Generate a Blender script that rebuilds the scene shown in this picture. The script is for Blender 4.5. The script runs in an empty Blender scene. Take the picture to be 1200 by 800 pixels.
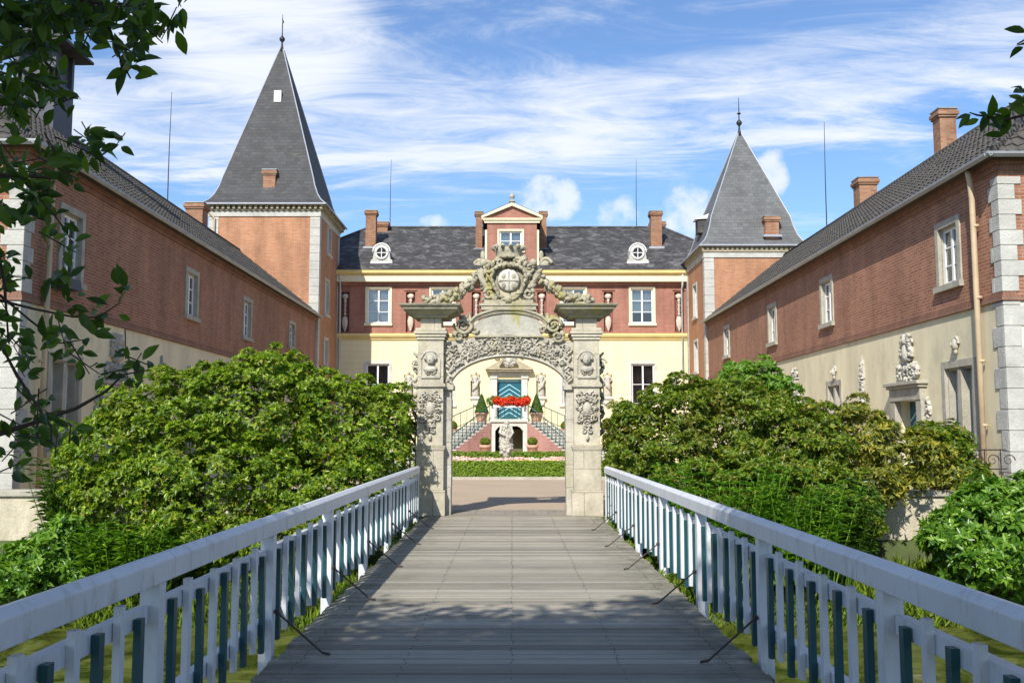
import bpy, bmesh, math, random
import numpy as np
from mathutils import Vector, Matrix, noise
R = math.radians
random.seed(7)
rng = np.random.default_rng(11)
scene = bpy.context.scene
COL = scene.collection

# ------------------------------------------------------------------ camera
F_PX, PITCH, CAM_H = 1140.0, math.atan(108.0/1140.0), 1.65
cam_d = bpy.data.cameras.new('camera'); cam = bpy.data.objects.new('camera', cam_d); COL.objects.link(cam)
cam_d.sensor_width = 36; cam_d.lens = F_PX/1200*36; cam_d.clip_start = .05; cam_d.clip_end = 3000
cam.location = (0, 0, CAM_H); cam.rotation_euler = (math.pi/2+PITCH, 0, 0)
scene.camera = cam
_c, _s = math.cos(PITCH), math.sin(PITCH)
def _ray(px, py):
    dx = (px-600)/F_PX; dy = (400-py)/F_PX
    return dx, _c-dy*_s, _s+dy*_c
def PY(px, py, Y):            # measured point of the photo on the plane y = Y  -> x, z
    a, b, c = _ray(px, py); t = Y/b
    return a*t, CAM_H+c*t
def PX(px, py, X):            # ... on the plane x = X -> y, z
    a, b, c = _ray(px, py); t = X/a
    return b*t, CAM_H+c*t

# ------------------------------------------------------------------ materials
def newmat(name):
    m = bpy.data.materials.new(name); m.use_nodes = True
    nt = m.node_tree; b = nt.nodes['Principled BSDF']
    return m, nt, b
def N(nt, t, **k):
    n = nt.nodes.new(t)
    for a, v in k.items(): setattr(n, a, v)
    return n
def L(nt, a, b): nt.links.new(a, b)
def noise_tex(nt, scale, detail=4, rough=.6, coord='Object', stretch=None, dist=0):
    tc = N(nt, 'ShaderNodeTexCoord'); n = N(nt, 'ShaderNodeTexNoise')
    n.inputs['Scale'].default_value = scale; n.inputs['Detail'].default_value = detail
    n.inputs['Roughness'].default_value = rough; n.inputs['Distortion'].default_value = dist
    if stretch:
        mp = N(nt, 'ShaderNodeMapping'); mp.inputs['Scale'].default_value = stretch
        L(nt, tc.outputs[coord], mp.inputs['Vector']); L(nt, mp.outputs[0], n.inputs['Vector'])
    else: L(nt, tc.outputs[coord], n.inputs['Vector'])
    return n.outputs['Fac']
def ramp(nt, fac, stops, interp='LINEAR'):
    r = N(nt, 'ShaderNodeValToRGB'); r.color_ramp.interpolation = interp
    e = r.color_ramp.elements
    while len(e) < len(stops): e.new(.5)
    for i, (p, c) in enumerate(stops):
        e[i].position = p; e[i].color = (*c, 1) if len(c) == 3 else c
    L(nt, fac, r.inputs[0]); return r.outputs['Color']
def mix(nt, fac, a, b, mode='MIX'):
    m = N(nt, 'ShaderNodeMix', data_type='RGBA', blend_type=mode)
    for s, v in ((0, fac), (6, a), (7, b)):
        if isinstance(v, (int, float)): m.inputs[s].default_value = v
        elif isinstance(v, tuple): m.inputs[s].default_value = (*v, 1)
        else: L(nt, v, m.inputs[s])
    return m.outputs[2]
def bump(nt, b, h, strength=.4, dist=.02):
    n = N(nt, 'ShaderNodeBump'); n.inputs['Strength'].default_value = strength; n.inputs['Distance'].default_value = dist
    L(nt, h, n.inputs['Height']); L(nt, n.outputs[0], b.inputs['Normal'])
def plain(name, col, rough=.6, var=.25, scale=3, bs=.2, metal=0, dirt=None, dirt_amt=.5, spec=None, streak=None):
    m, nt, b = newmat(name)
    f = noise_tex(nt, scale, 5, stretch=streak)
    lo = tuple(c*(1-var) for c in col); hi = tuple(min(1, c*(1+var*.6)) for c in col)
    c = ramp(nt, f, [(.3, lo), (.7, hi)])
    if dirt:
        d = ramp(nt, noise_tex(nt, scale*.6+.3, 6, .7), [(.5, (0, 0, 0)), (.72, (dirt_amt,)*3)])
        c = mix(nt, d, c, dirt)
    L(nt, c, b.inputs['Base Color']); b.inputs['Roughness'].default_value = rough; b.inputs['Metallic'].default_value = metal
    if spec is not None: b.inputs['Specular IOR Level'].default_value = spec
    if bs: bump(nt, b, noise_tex(nt, scale*8, 4), bs, .01)
    return m
def brick_mat(name, c1, c2, mort, bw=.25, rh=.078, ms=.010, var=.35, bstr=.3, stain=(.16, .1, .08), stain_amt=.45, offset=.5, rough=.85):
    m, nt, b = newmat(name)
    uv = N(nt, 'ShaderNodeUVMap'); t = N(nt, 'ShaderNodeTexBrick')
    L(nt, uv.outputs[0], t.inputs['Vector'])
    t.inputs['Scale'].default_value = 1; t.inputs['Brick Width'].default_value = bw; t.inputs['Row Height'].default_value = rh
    t.inputs['Mortar Size'].default_value = ms; t.inputs['Mortar Smooth'].default_value = .2; t.offset = offset
    t.inputs['Color1'].default_value = (*c1, 1); t.inputs['Color2'].default_value = (*c2, 1); t.inputs['Mortar'].default_value = (*mort, 1)
    c = t.outputs['Color']
    c = mix(nt, .55, c, ramp(nt, noise_tex(nt, .9, 6, .65), [(.3, (1-var,)*3), (.7, (1, 1, 1))]), 'MULTIPLY')
    c = mix(nt, ramp(nt, noise_tex(nt, .35, 7, .7), [(.52, (0, 0, 0)), (.75, (stain_amt,)*3)]), c, stain)
    c = mix(nt, .8, c, ramp(nt, noise_tex(nt, 1.6, 7, .7, stretch=(1, 1, .16)), [(.34, (1-var*.9,)*3), (.62, (1.06, 1.06, 1.06))]), 'MULTIPLY')
    L(nt, c, b.inputs['Base Color']); b.inputs['Roughness'].default_value = rough
    b.inputs['Specular IOR Level'].default_value = .25
    inv = N(nt, 'ShaderNodeMath', operation='SUBTRACT'); inv.inputs[0].default_value = 1; L(nt, t.outputs['Fac'], inv.inputs[1])
    add = N(nt, 'ShaderNodeMath', operation='MULTIPLY_ADD'); L(nt, noise_tex(nt, 14, 3), add.inputs[0]); add.inputs[1].default_value = .5; L(nt, inv.outputs[0], add.inputs[2])
    bump(nt, b, add.outputs[0], bstr, .012)
    return m
def roof_mat(name, c1, c2, bw, rh, wave=0, lichen=None, rough=.75, lich_scale=1.2, lich=(.55, .7)):
    m, nt, b = newmat(name)
    uv = N(nt, 'ShaderNodeUVMap'); t = N(nt, 'ShaderNodeTexBrick'); L(nt, uv.outputs[0], t.inputs['Vector'])
    t.inputs['Scale'].default_value = 1; t.inputs['Brick Width'].default_value = bw; t.inputs['Row Height'].default_value = rh
    t.inputs['Mortar Size'].default_value = .05 if wave else .008; t.inputs['Mortar Smooth'].default_value = .6
    t.offset = 0 if wave else .5
    t.inputs['Color1'].default_value = (*c1, 1); t.inputs['Color2'].default_value = (*c2, 1)
    t.inputs['Mortar'].default_value = (*[x*(.25 if wave else .45) for x in c1], 1)
    c = mix(nt, .7, t.outputs['Color'], ramp(nt, noise_tex(nt, .8, 7, .7), [(.3, (.62,)*3), (.7, (1.1,)*3)]), 'MULTIPLY')
    if lichen:
        c = mix(nt, ramp(nt, noise_tex(nt, lich_scale, 9, .75, stretch=(1, 1, 2.2), dist=.6), [(lich[0], (0, 0, 0)), (lich[1], (.75,)*3)]), c, lichen)
    L(nt, c, b.inputs['Base Color']); b.inputs['Roughness'].default_value = rough
    sep = N(nt, 'ShaderNodeSeparateXYZ'); L(nt, uv.outputs[0], sep.inputs[0])
    fr = N(nt, 'ShaderNodeMath', operation='DIVIDE'); L(nt, sep.outputs[1], fr.inputs[0]); fr.inputs[1].default_value = rh
    fr2 = N(nt, 'ShaderNodeMath', operation='FRACT'); L(nt, fr.outputs[0], fr2.inputs[0])
    h = N(nt, 'ShaderNodeMath', operation='SUBTRACT'); h.inputs[0].default_value = 1; L(nt, fr2.outputs[0], h.inputs[1])
    out = h.outputs[0]
    if wave:
        mu = N(nt, 'ShaderNodeMath', operation='MULTIPLY'); L(nt, sep.outputs[0], mu.inputs[0]); mu.inputs[1].default_value = 2*math.pi/bw
        si = N(nt, 'ShaderNodeMath', operation='SINE'); L(nt, mu.outputs[0], si.inputs[0])
        ma = N(nt, 'ShaderNodeMath', operation='MULTIPLY_ADD'); L(nt, si.outputs[0], ma.inputs[0]); ma.inputs[1].default_value = .8; L(nt, out, ma.inputs[2]); out = ma.outputs[0]
    bump(nt, b, out, 1.0 if wave else .35, .12 if wave else .015)
    return m
def leaf_mat(name, stops, trans=.3, rough=.42, patch=None, patch_scale=.8):
    m, nt, b = newmat(name)
    g = N(nt, 'ShaderNodeNewGeometry')
    c = ramp(nt, g.outputs['Random Per Island'], stops)
    if patch:
        c = mix(nt, ramp(nt, noise_tex(nt, patch_scale, 4, .6), [(.56, (0, 0, 0)), (.72, (.7,)*3)]), c, patch)
    L(nt, c, b.inputs['Base Color']); b.inputs['Roughness'].default_value = rough; b.inputs['Specular IOR Level'].default_value = .35
    tr = N(nt, 'ShaderNodeBsdfTranslucent'); L(nt, mix(nt, 1.0, c, (1.5, 1.7, .5), 'MULTIPLY'), tr.inputs['Color'])
    ms = N(nt, 'ShaderNodeMixShader'); ms.inputs[0].default_value = trans
    L(nt, b.outputs[0], ms.inputs[1]); L(nt, tr.outputs[0], ms.inputs[2])
    L(nt, ms.outputs[0], nt.nodes['Material Output'].inputs['Surface'])
    return m
def stone_mat(name, base=(.47, .44, .36), dark=(.2, .19, .15), lich=(.36, .33, .1), lamt=.5, scale=2.2, blocks=None):
    m, nt, b = newmat(name)
    c = ramp(nt, noise_tex(nt, scale, 8, .7), [(.32, tuple(x*.72 for x in base)), (.68, tuple(x*1.12 for x in base))])
    c = mix(nt, ramp(nt, noise_tex(nt, scale*1.7, 7, .75, stretch=(1, 1, .45)), [(.5, (0, 0, 0)), (.74, (.7,)*3)]), c, dark)
    c = mix(nt, ramp(nt, noise_tex(nt, scale*.9, 5, .6, stretch=(1.3, 1, .28)), [(.55, (0, 0, 0)), (.7, (lamt,)*3)]), c, lich)
    if blocks:
        uv = N(nt, 'ShaderNodeUVMap'); t = N(nt, 'ShaderNodeTexBrick'); L(nt, uv.outputs[0], t.inputs['Vector'])
        t.inputs['Scale'].default_value = 1; t.inputs['Brick Width'].default_value = blocks[0]; t.inputs['Row Height'].default_value = blocks[1]
        t.inputs['Mortar Size'].default_value = .008
        t.inputs['Color1'].default_value = (1, 1, 1, 1); t.inputs['Color2'].default_value = (*blocks[2], 1) if len(blocks) > 2 else (.93, .93, .93, 1); t.inputs['Mortar'].default_value = (.6, .58, .55, 1)
        c = mix(nt, 1.0, c, t.outputs['Color'], 'MULTIPLY')
    L(nt, c, b.inputs['Base Color']); b.inputs['Roughness'].default_value = .9; b.inputs['Specular IOR Level'].default_value = .2
    bump(nt, b, noise_tex(nt, 17, 8, .75), .85, .03)
    return m
M = {}
M['brick'] = brick_mat('brick', (.335, .130, .073), (.44, .195, .11), (.42, .32, .24))
M['brick_main'] = brick_mat('brick_main', (.36, .138, .092), (.42, .175, .12), (.40, .27, .21), stain_amt=.25)
M['brick_tower'] = brick_mat('brick_tower', (.46, .190, .088), (.54, .25, .13), (.44, .32, .22), stain_amt=.4)
M['brick_pink'] = brick_mat('brick_pink', (.42, .19, .15), (.48, .23, .19), (.48, .34, .29))
M['brick_chimney'] = brick_mat('brick_chimney', (.32, .12, .065), (.44, .23, .13), (.30, .25, .18), stain=(.12, .09, .07), stain_amt=.6)
M['cream_main'] = brick_mat('cream_main', (.80, .70, .42), (.82, .72, .45), (.66, .56, .34), bw=60, rh=.36, ms=.010, var=.1, bstr=.25, stain=(.62, .55, .38), stain_amt=.35)
M['cream_wing'] = plain('cream_wing', (.74, .66, .44), .9, .18, 1.1, .25, streak=(1, 1, .3), dirt=(.42, .37, .27), dirt_amt=.45)
M['quoin_stripe'] = brick_mat('quoin_stripe', (.70, .71, .70), (.74, .70, .52), (.5, .47, .38), bw=.9, rh=.42, ms=.012, var=.12, bstr=.2, stain=(.5, .47, .4), stain_amt=.4)
M['yellow'] = plain('yellow_cornice', (.72, .56, .22), .6, .1, 1.5, .1, dirt=(.5, .4, .16), dirt_amt=.4)
M['olive'] = plain('olive_gutter', (.36, .32, .16), .6, .15, 2, .1)
M['stone'] = stone_mat('gate_stone', (.52, .485, .40), (.24, .22, .165), (.42, .36, .14), .4)
M['stone_l'] = stone_mat('mossy_gate_stone', (.44, .40, .29), (.11, .105, .08), (.36, .32, .06), .85, 3.2)
M['stone_pale'] = stone_mat('pale_dressed_stone', (.66, .63, .55), (.45, .42, .36), (.5, .47, .33), .2)
M['stone_fig'] = stone_mat('statue_stone', (.56, .53, .45), (.25, .24, .21), (.4, .37, .22), .4, 5)
M['quoin'] = stone_mat('quoin_stone', (.52, .51, .46), (.46, .45, .4), (.5, .48, .4), .2, 1.5)
M['win_stone'] = stone_mat('window_stone', (.46, .43, .35), (.28, .26, .21), (.35, .33, .22), .3, 2)
M['herm'] = plain('painted_plaster_ornament', (.60, .50, .40), .7, .25, 6, .2)
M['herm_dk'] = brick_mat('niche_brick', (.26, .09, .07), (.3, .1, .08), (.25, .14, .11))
M['slate_main'] = roof_mat('main_roof_tiles', (.036, .035, .035), (.058, .055, .053), .22, .16, 0, (.27, .26, .25), lich_scale=1.5, lich=(.50, .72))
M['slate_tower'] = roof_mat('tower_slate', (.043, .043, .044), (.068, .068, .069), .3, .2, 0, (.17, .155, .11), lich=(.58, .75))
M['slate_tower_r'] = roof_mat('tower_slate_pale', (.105, .108, .106), (.15, .153, .15), .3, .2, 0, (.12, .12, .11), lich=(.56, .72), lich_scale=.7)
M['pantile'] = roof_mat('wing_pantiles', (.058, .054, .050), (.10, .095, .085), .26, .36, 1, (.20, .18, .13), lich=(.56, .75))
M['pantile_real'] = plain('grey_pantiles', (.070, .063, .055), .75, .45, 5, .3, dirt=(.15, .135, .10), dirt_amt=.6)
M['lead'] = plain('lead_flashing', (.34, .36, .40), .5, .15, 3, .1)
M['zinc'] = plain('zinc_gutter', (.30, .31, .31), .45, .2, 2, .05, metal=.3)
M['pipe'] = plain('drain_pipe_paint', (.50, .38, .24), .6, .2, 2, .05)
M['pipe_grey'] = plain('grey_drain_pipe', (.55, .56, .55), .5, .15, 2, .05)
M['white'] = plain('white_window_paint', (.80, .80, .78), .4, .06, 5, .03)
M['cream_frame'] = plain('cream_window_frame', (.76, .68, .46), .5, .08, 5, .03)
M['curtain'] = plain('white_curtain', (.82, .83, .84), .9, .15, 6, .1, streak=(6, 6, .3))
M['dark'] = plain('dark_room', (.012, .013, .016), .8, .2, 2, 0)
M['teal'] = plain('teal_door_paint', (.008, .10, .14), .4, .12, 5, .05)
M['teal_pale'] = plain('pale_blue_stripe', (.35, .62, .68), .5, .08, 5, 0)
M['iron_green'] = plain('green_iron', (.012, .07, .06), .5, .2, 8, .05)
M['iron'] = plain('black_iron', (.02, .02, .022), .5, .3, 8, .1)
M['rust'] = plain('rusty_iron', (.05, .035, .028), .75, .4, 20, .2)
M['terracotta'] = plain('terracotta', (.58, .34, .24), .8, .2, 4, .15)
M['soffit'] = plain('dark_soffit_wood', (.07, .055, .04), .8, .3, 3, .1)
M['tan_stone'] = stone_mat('tan_cornice_stone', (.46, .40, .27), (.2, .17, .12), (.4, .36, .2), .3)
# glass
m, nt, b = newmat('window_glass')
gl = N(nt, 'ShaderNodeBsdfGlossy'); gl.inputs['Roughness'].default_value = .03
tp = N(nt, 'ShaderNodeBsdfTransparent'); tp.inputs[0].default_value = (.8, .85, .86, 1)
lw = N(nt, 'ShaderNodeLayerWeight'); lw.inputs[0].default_value = .35
mr = N(nt, 'ShaderNodeMapRange'); L(nt, lw.outputs['Fresnel'], mr.inputs[0]); mr.inputs[3].default_value = .06; mr.inputs[4].default_value = .8
ms = N(nt, 'ShaderNodeMixShader'); L(nt, mr.outputs[0], ms.inputs[0]); L(nt, tp.outputs[0], ms.inputs[1]); L(nt, gl.outputs[0], ms.inputs[2])
L(nt, ms.outputs[0], nt.nodes['Material Output'].inputs['Surface']); bump(nt, gl, noise_tex(nt, 1.5, 2), .15, .02)
M['glass'] = m
# bridge paints, wood
def paint(name, col, dirtc, rough=.45):
    m, nt, b = newmat(name)
    c = ramp(nt, noise_tex(nt, 2.5, 6, .7), [(.3, tuple(x*.86 for x in col)), (.7, col)])
    c = mix(nt, ramp(nt, noise_tex(nt, 9, 8, .75, stretch=(1, 1, .35)), [(.52, (0, 0, 0)), (.70, (.75,)*3)]), c, dirtc)
    L(nt, c, b.inputs['Base Color']); b.inputs['Roughness'].default_value = rough
    bump(nt, b, noise_tex(nt, 40, 4, stretch=(1, .1, .3)), .25, .004); return m
M['rail_white'] = paint('weathered_white_paint', (.65, .67, .69), (.34, .35, .32))
M['rail_teal'] = paint('dark_teal_paint', (.006, .070, .082), (.012, .022, .026), .4)
m, nt, b = newmat('weathered_deck_wood')
g = N(nt, 'ShaderNodeNewGeometry')
c = ramp(nt, g.outputs['Random Per Island'], [(0, (.21, .19, .15)), (.5, (.33, .302, .24)), (1, (.44, .405, .33))])
c = mix(nt, .8, c, ramp(nt, noise_tex(nt, 3, 8, .75, stretch=(.35, 9, 1)), [(.3, (.55, .54, .52)), (.7, (1.15, 1.13, 1.1))]), 'MULTIPLY')
c = mix(nt, ramp(nt, noise_tex(nt, .9, 6, .7), [(.5, (0, 0, 0)), (.75, (.5,)*3)]), c, (.15, .135, .115))
tcx = N(nt, 'ShaderNodeTexCoord'); sx = N(nt, 'ShaderNodeSeparateXYZ'); L(nt, tcx.outputs['Object'], sx.inputs[0])
ab = N(nt, 'ShaderNodeMath', operation='ABSOLUTE'); L(nt, sx.outputs[0], ab.inputs[0])
mm = N(nt, 'ShaderNodeMapRange'); L(nt, ab.outputs[0], mm.inputs[0]); mm.inputs[1].default_value = 1.0; mm.inputs[2].default_value = 1.8; mm.inputs[3].default_value = 0; mm.inputs[4].default_value = 1
mo = N(nt, 'ShaderNodeMath', operation='MULTIPLY'); L(nt, mm.outputs[0], mo.inputs[0]); L(nt, ramp(nt, noise_tex(nt, 3.5, 7, .75), [(.4, (0, 0, 0)), (.65, (1, 1, 1))]), mo.inputs[1])
c = mix(nt, mo.outputs[0], c, (.085, .09, .05))
L(nt, c, b.inputs['Base Color']); b.inputs['Roughness'].default_value = .8
tc = N(nt, 'ShaderNodeTexCoord'); sp = N(nt, 'ShaderNodeSeparateXYZ'); L(nt, tc.outputs['Object'], sp.inputs[0])
mu = N(nt, 'ShaderNodeMath', operation='MULTIPLY'); L(nt, sp.outputs[1], mu.inputs[0]); mu.inputs[1].default_value = 2*math.pi/.028
si = N(nt, 'ShaderNodeMath', operation='SINE'); L(nt, mu.outputs[0], si.inputs[0])
ma = N(nt, 'ShaderNodeMath', operation='MULTIPLY_ADD'); L(nt, noise_tex(nt, 8, 6, .7, stretch=(.5, 8, 1)), ma.inputs[0]); ma.inputs[1].default_value = 2.5; L(nt, si.outputs[0], ma.inputs[2])
bump(nt, b, ma.outputs[0], .6, .004)
M['deck'] = m
M['beam'] = plain('old_timber', (.13, .11, .09), .85, .3, 3, .3)
# leaves
M['leaf_rhodo'] = leaf_mat('rhododendron_leaf', [(0, (.035, .08, .008)), (.3, (.09, .175, .011)), (.65, (.185, .285, .015)), (.96, (.37, .44, .03)), (1, (.28, .15, .04))], .38, .34, (.16, .15, .03), .9)
M['leaf_rhodo_r'] = leaf_mat('bronze_green_leaf', [(0, (.035, .075, .008)), (.35, (.085, .15, .011)), (.7, (.17, .235, .017)), (.95, (.31, .35, .03)), (1, (.28, .13, .04))], .38, .34, (.15, .115, .03), 1.1)
M['leaf_yellow'] = leaf_mat('yellowing_leaf', [(0, (.05, .085, .016)), (.35, (.12, .15, .02)), (.7, (.24, .24, .025)), (1, (.44, .36, .03))], .3, .5, (.13, .14, .025), 1.3)
M['leaf_laurel'] = leaf_mat('laurel_leaf', [(0, (.04, .11, .012)), (.5, (.10, .215, .018)), (1, (.21, .35, .04))], .3, .28)
M['leaf_bright'] = leaf_mat('bright_green_leaf', [(0, (.07, .17, .02)), (.5, (.13, .26, .025)), (1, (.22, .36, .04))], .35, .4)
M['leaf_dark'] = leaf_mat('dark_shrub_leaf', [(0, (.03, .08, .012)), (.5, (.07, .145, .018)), (1, (.13, .22, .03))], .25, .35)
M['leaf_tree'] = leaf_mat('cherry_tree_leaf', [(0, (.025, .055, .008)), (.5, (.05, .10, .012)), (1, (.10, .17, .018))], .40, .4)
M['hedge'] = leaf_mat('box_hedge_leaf', [(0, (.08, .15, .012)), (.5, (.16, .26, .018)), (1, (.27, .38, .03))], .25, .5)
M['topiary'] = leaf_mat('topiary_leaf', [(0, (.035, .085, .012)), (.5, (.07, .14, .018)), (1, (.12, .2, .025))], .2, .5)
M['topiary_y'] = leaf_mat('ball_topiary_leaf', [(0, (.08, .12, .012)), (.5, (.15, .2, .015)), (1, (.25, .3, .02))], .2, .5)
M['grass'] = leaf_mat('grass_blade', [(0, (.08, .14, .015)), (.5, (.15, .23, .02)), (1, (.26, .34, .035))], .35, .5)
M['flower_red'] = leaf_mat('red_petal', [(0, (.55, .02, .01)), (.6, (.75, .05, .015)), (1, (.85, .15, .04))], .25, .5)
M['flower_mix'] = leaf_mat('mixed_petal', [(0, (.75, .28, .3)), (.28, (.8, .74, .66)), (.5, (.75, .6, .58)), (.64, (.8, .15, .12)), (.8, (.85, .8, .7)), (1, (.8, .45, .5))], .2, .5)
M['flower_yellow'] = leaf_mat('yellow_petal', [(0, (.8, .45, .02)), (1, (.85, .65, .05))], .2, .5)
M['bark'] = plain('bark', (.09, .07, .05), .9, .4, 6, .6)
M['twig'] = plain('twig', (.05, .035, .022), .8, .4, 12, .3)
# ------------------------------------------------------------------ object helpers
OFF = {}
def tag(o, label=None, cat=None, group=None, kind=None):
    if label: o['label'] = label
    if cat: o['category'] = cat
    if group: o['group'] = group
    if kind: o['kind'] = kind
    return o
def thing(name, loc, label, cat, group=None):
    o = bpy.data.objects.new(name, None); COL.objects.link(o); o.location = loc; o.empty_display_size = .2
    OFF[o.name] = Vector(loc); return tag(o, label, cat, group)
def dup(root, loc, label=None, mirror=False):
    c = root.copy(); COL.objects.link(c); c.location = loc; OFF[c.name] = Vector(loc)
    if label: c['label'] = label
    if mirror: c.scale = (-1, 1, 1)
    for ch in list(root.children):
        k = ch.copy(); COL.objects.link(k); k.parent = c
        for g in list(ch.children):
            q = g.copy(); COL.objects.link(q); q.parent = k
    return c
def set_uv(me):
    n = len(me.polygons)
    if not n: return
    uvl = me.uv_layers.new(name='UVMap')
    nl = len(me.loops)
    co = np.empty(len(me.vertices)*3); me.vertices.foreach_get('co', co); co = co.reshape(-1, 3)
    vi = np.empty(nl, dtype=np.int32); me.loops.foreach_get('vertex_index', vi)
    nor = np.empty(n*3); me.polygons.foreach_get('normal', nor); nor = nor.reshape(-1, 3)
    tot = np.empty(n, dtype=np.int32); me.polygons.foreach_get('loop_total', tot)
    u = np.stack([-nor[:, 1], nor[:, 0], np.zeros(n)], 1)
    ln = np.linalg.norm(u, axis=1); flat = ln < .05
    u[flat] = (1, 0, 0); ln[flat] = 1; u /= ln[:, None]
    big = np.abs(u).argmax(1); sg = np.sign(u[np.arange(n), big]); u *= sg[:, None]
    v = np.cross(nor, u); v[flat] = (0, 1, 0)
    sg = np.where(v[:, 2] < -1e-6, -1, 1); v *= sg[:, None]
    pi = np.repeat(np.arange(n), tot); P = co[vi]
    uv = np.stack([(P*u[pi]).sum(1), (P*v[pi]).sum(1)], 1)
    uvl.data.foreach_set('uv', uv.ravel())
class MB:
    def __init__(s): s.v = []; s.f = []; s.m = []; s.mi = 0; s.T = None
    def pt(s, p):
        if s.T: p = s.T(*p)
        s.v.append(tuple(p)); return len(s.v)-1
    def face(s, pts):
        s.f.append([s.pt(p) for p in pts]); s.m.append(s.mi)
    def box(s, x0, x1, y0, y1, z0, z1):
        i = [s.pt(p) for p in ((x0,y0,z0),(x1,y0,z0),(x1,y1,z0),(x0,y1,z0),(x0,y0,z1),(x1,y0,z1),(x1,y1,z1),(x0,y1,z1))]
        for q in ((0,3,2,1),(4,5,6,7),(0,1,5,4),(1,2,6,5),(2,3,7,6),(3,0,4,7)):
            s.f.append([i[k] for k in q]); s.m.append(s.mi)
        return s
    def frustum(s, cx, cy, z0, z1, a0, b0, a1, b1, dx=0, dy=0):
        lo = [(cx-a0,cy-b0,z0),(cx+a0,cy-b0,z0),(cx+a0,cy+b0,z0),(cx-a0,cy+b0,z0)]
        hi = [(cx+dx-a1,cy+dy-b1,z1),(cx+dx+a1,cy+dy-b1,z1),(cx+dx+a1,cy+dy+b1,z1),(cx+dx-a1,cy+dy+b1,z1)]
        i = [s.pt(p) for p in lo+hi]
        for q in ((0,3,2,1),(4,5,6,7),(0,1,5,4),(1,2,6,5),(2,3,7,6),(3,0,4,7)):
            s.f.append([i[k] for k in q]); s.m.append(s.mi)
        return s
    def prism(s, poly, axis, c0, c1):      # poly of (a,b); axis 'y': (a,c,b)  'x': (c,a,b)  'z': (a,b,c)
        mk = {'y': lambda a, b, c: (a, c, b), 'x': lambda a, b, c: (c, a, b), 'z': lambda a, b, c: (a, b, c)}[axis]
        A = [s.pt(mk(a, b, c0)) for a, b in poly]; B = [s.pt(mk(a, b, c1)) for a, b in poly]
        s.f += [A[::-1], B]; s.m += [s.mi]*2
        n = len(poly)
        for k in range(n): s.f.append([A[k], A[(k+1) % n], B[(k+1) % n], B[k]]); s.m.append(s.mi)
        return s
    def tube(s, pts, r, n=6, cap=True):
        pts = [Vector(p) for p in pts]; rs = r if isinstance(r, (list, tuple)) else [r]*len(pts)
        rings = []; up = Vector((0, 0, 1))
        for i, p in enumerate(pts):
            d = (pts[min(i+1, len(pts)-1)]-pts[max(i-1, 0)])
            if d.length < 1e-9: d = Vector((0, 0, 1))
            d.normalize(); a = d.cross(up)
            if a.length < .05: a = d.cross(Vector((1, 0, 0)))
            a.normalize(); b = d.cross(a)
            rings.append([s.pt(p+rs[i]*(math.cos(2*math.pi*k/n)*a+math.sin(2*math.pi*k/n)*b)) for k in range(n)])
        for i in range(len(rings)-1):
            for k in range(n): s.f.append([rings[i][k], rings[i][(k+1) % n], rings[i+1][(k+1) % n], rings[i+1][k]]); s.m.append(s.mi)
        if cap: s.f += [rings[0][::-1], rings[-1]]; s.m += [s.mi]*2
        return s
    def lathe(s, c, prof, n=16, sx=1, sy=1, wob=0, seed=0):
        rings = []
        for (r, z) in prof:
            ring = []
            for k in range(n):
                a = 2*math.pi*k/n; rr = r*(1+wob*math.sin(k*2.4+z*9+seed)*(.5+.5*math.sin(k*5.1+z*3)))
                ring.append(s.pt((c[0]+rr*math.cos(a)*sx, c[1]+rr*math.sin(a)*sy, c[2]+z)))
            rings.append(ring)
        for i in range(len(rings)-1):
            for k in range(n): s.f.append([rings[i][k], rings[i][(k+1) % n], rings[i+1][(k+1) % n], rings[i+1][k]]); s.m.append(s.mi)
        s.f += [rings[0][::-1], rings[-1]]; s.m += [s.mi]*2
        return s
    def blob(s, c, r, nu=9, nv=6, wob=.12, seed=None, rot=0):
        cr, sr = math.cos(rot), math.sin(rot)
        rx, ry, rz = (r, r, r) if not isinstance(r, (tuple, list)) else r
        sd = random.random()*50 if seed is None else seed
        rings = []
        for j in range(1, nv):
            t = math.pi*j/nv; ring = []
            for k in range(nu):
                a = 2*math.pi*k/nu+j*.3
                w = 1+wob*math.sin(a*3+sd+t*4)
                ox, oz = rx*w*math.sin(t)*math.cos(a), rz*w*math.cos(t)
                ring.append(s.pt((c[0]+ox*cr-oz*sr, c[1]+ry*w*math.sin(t)*math.sin(a), c[2]+ox*sr+oz*cr)))
            rings.append(ring)
        tp = s.pt((c[0]-rz*sr, c[1], c[2]+rz*cr)); bt = s.pt((c[0]+rz*sr, c[1], c[2]-rz*cr))
        for k in range(nu):
            s.f.append([tp, rings[0][k], rings[0][(k+1) % nu]]); s.f.append([bt, rings[-1][(k+1) % nu], rings[-1][k]]); s.m += [s.mi]*2
        for i in range(len(rings)-1):
            for k in range(nu): s.f.append([rings[i][k], rings[i+1][k], rings[i+1][(k+1) % nu], rings[i][(k+1) % nu]]); s.m.append(s.mi)
        return s
    def mesh(s, name, mats, smooth=False, off=None):
        me = bpy.data.meshes.new(name)
        v = s.v if off is None else [(a-off[0], b-off[1], c-off[2]) for a, b, c in s.v]
        me.from_pydata(v, [], s.f)
        for mt in (mats if isinstance(mats, (list, tuple)) else [mats]): me.materials.append(mt)
        me.polygons.foreach_set('material_index', s.m)
        bm = bmesh.new(); bm.from_mesh(me); bmesh.ops.recalc_face_normals(bm, faces=bm.faces); bm.to_mesh(me); bm.free()
        if smooth: me.polygons.foreach_set('use_smooth', [True]*len(me.polygons))
        me.update(); set_uv(me); return me
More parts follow.
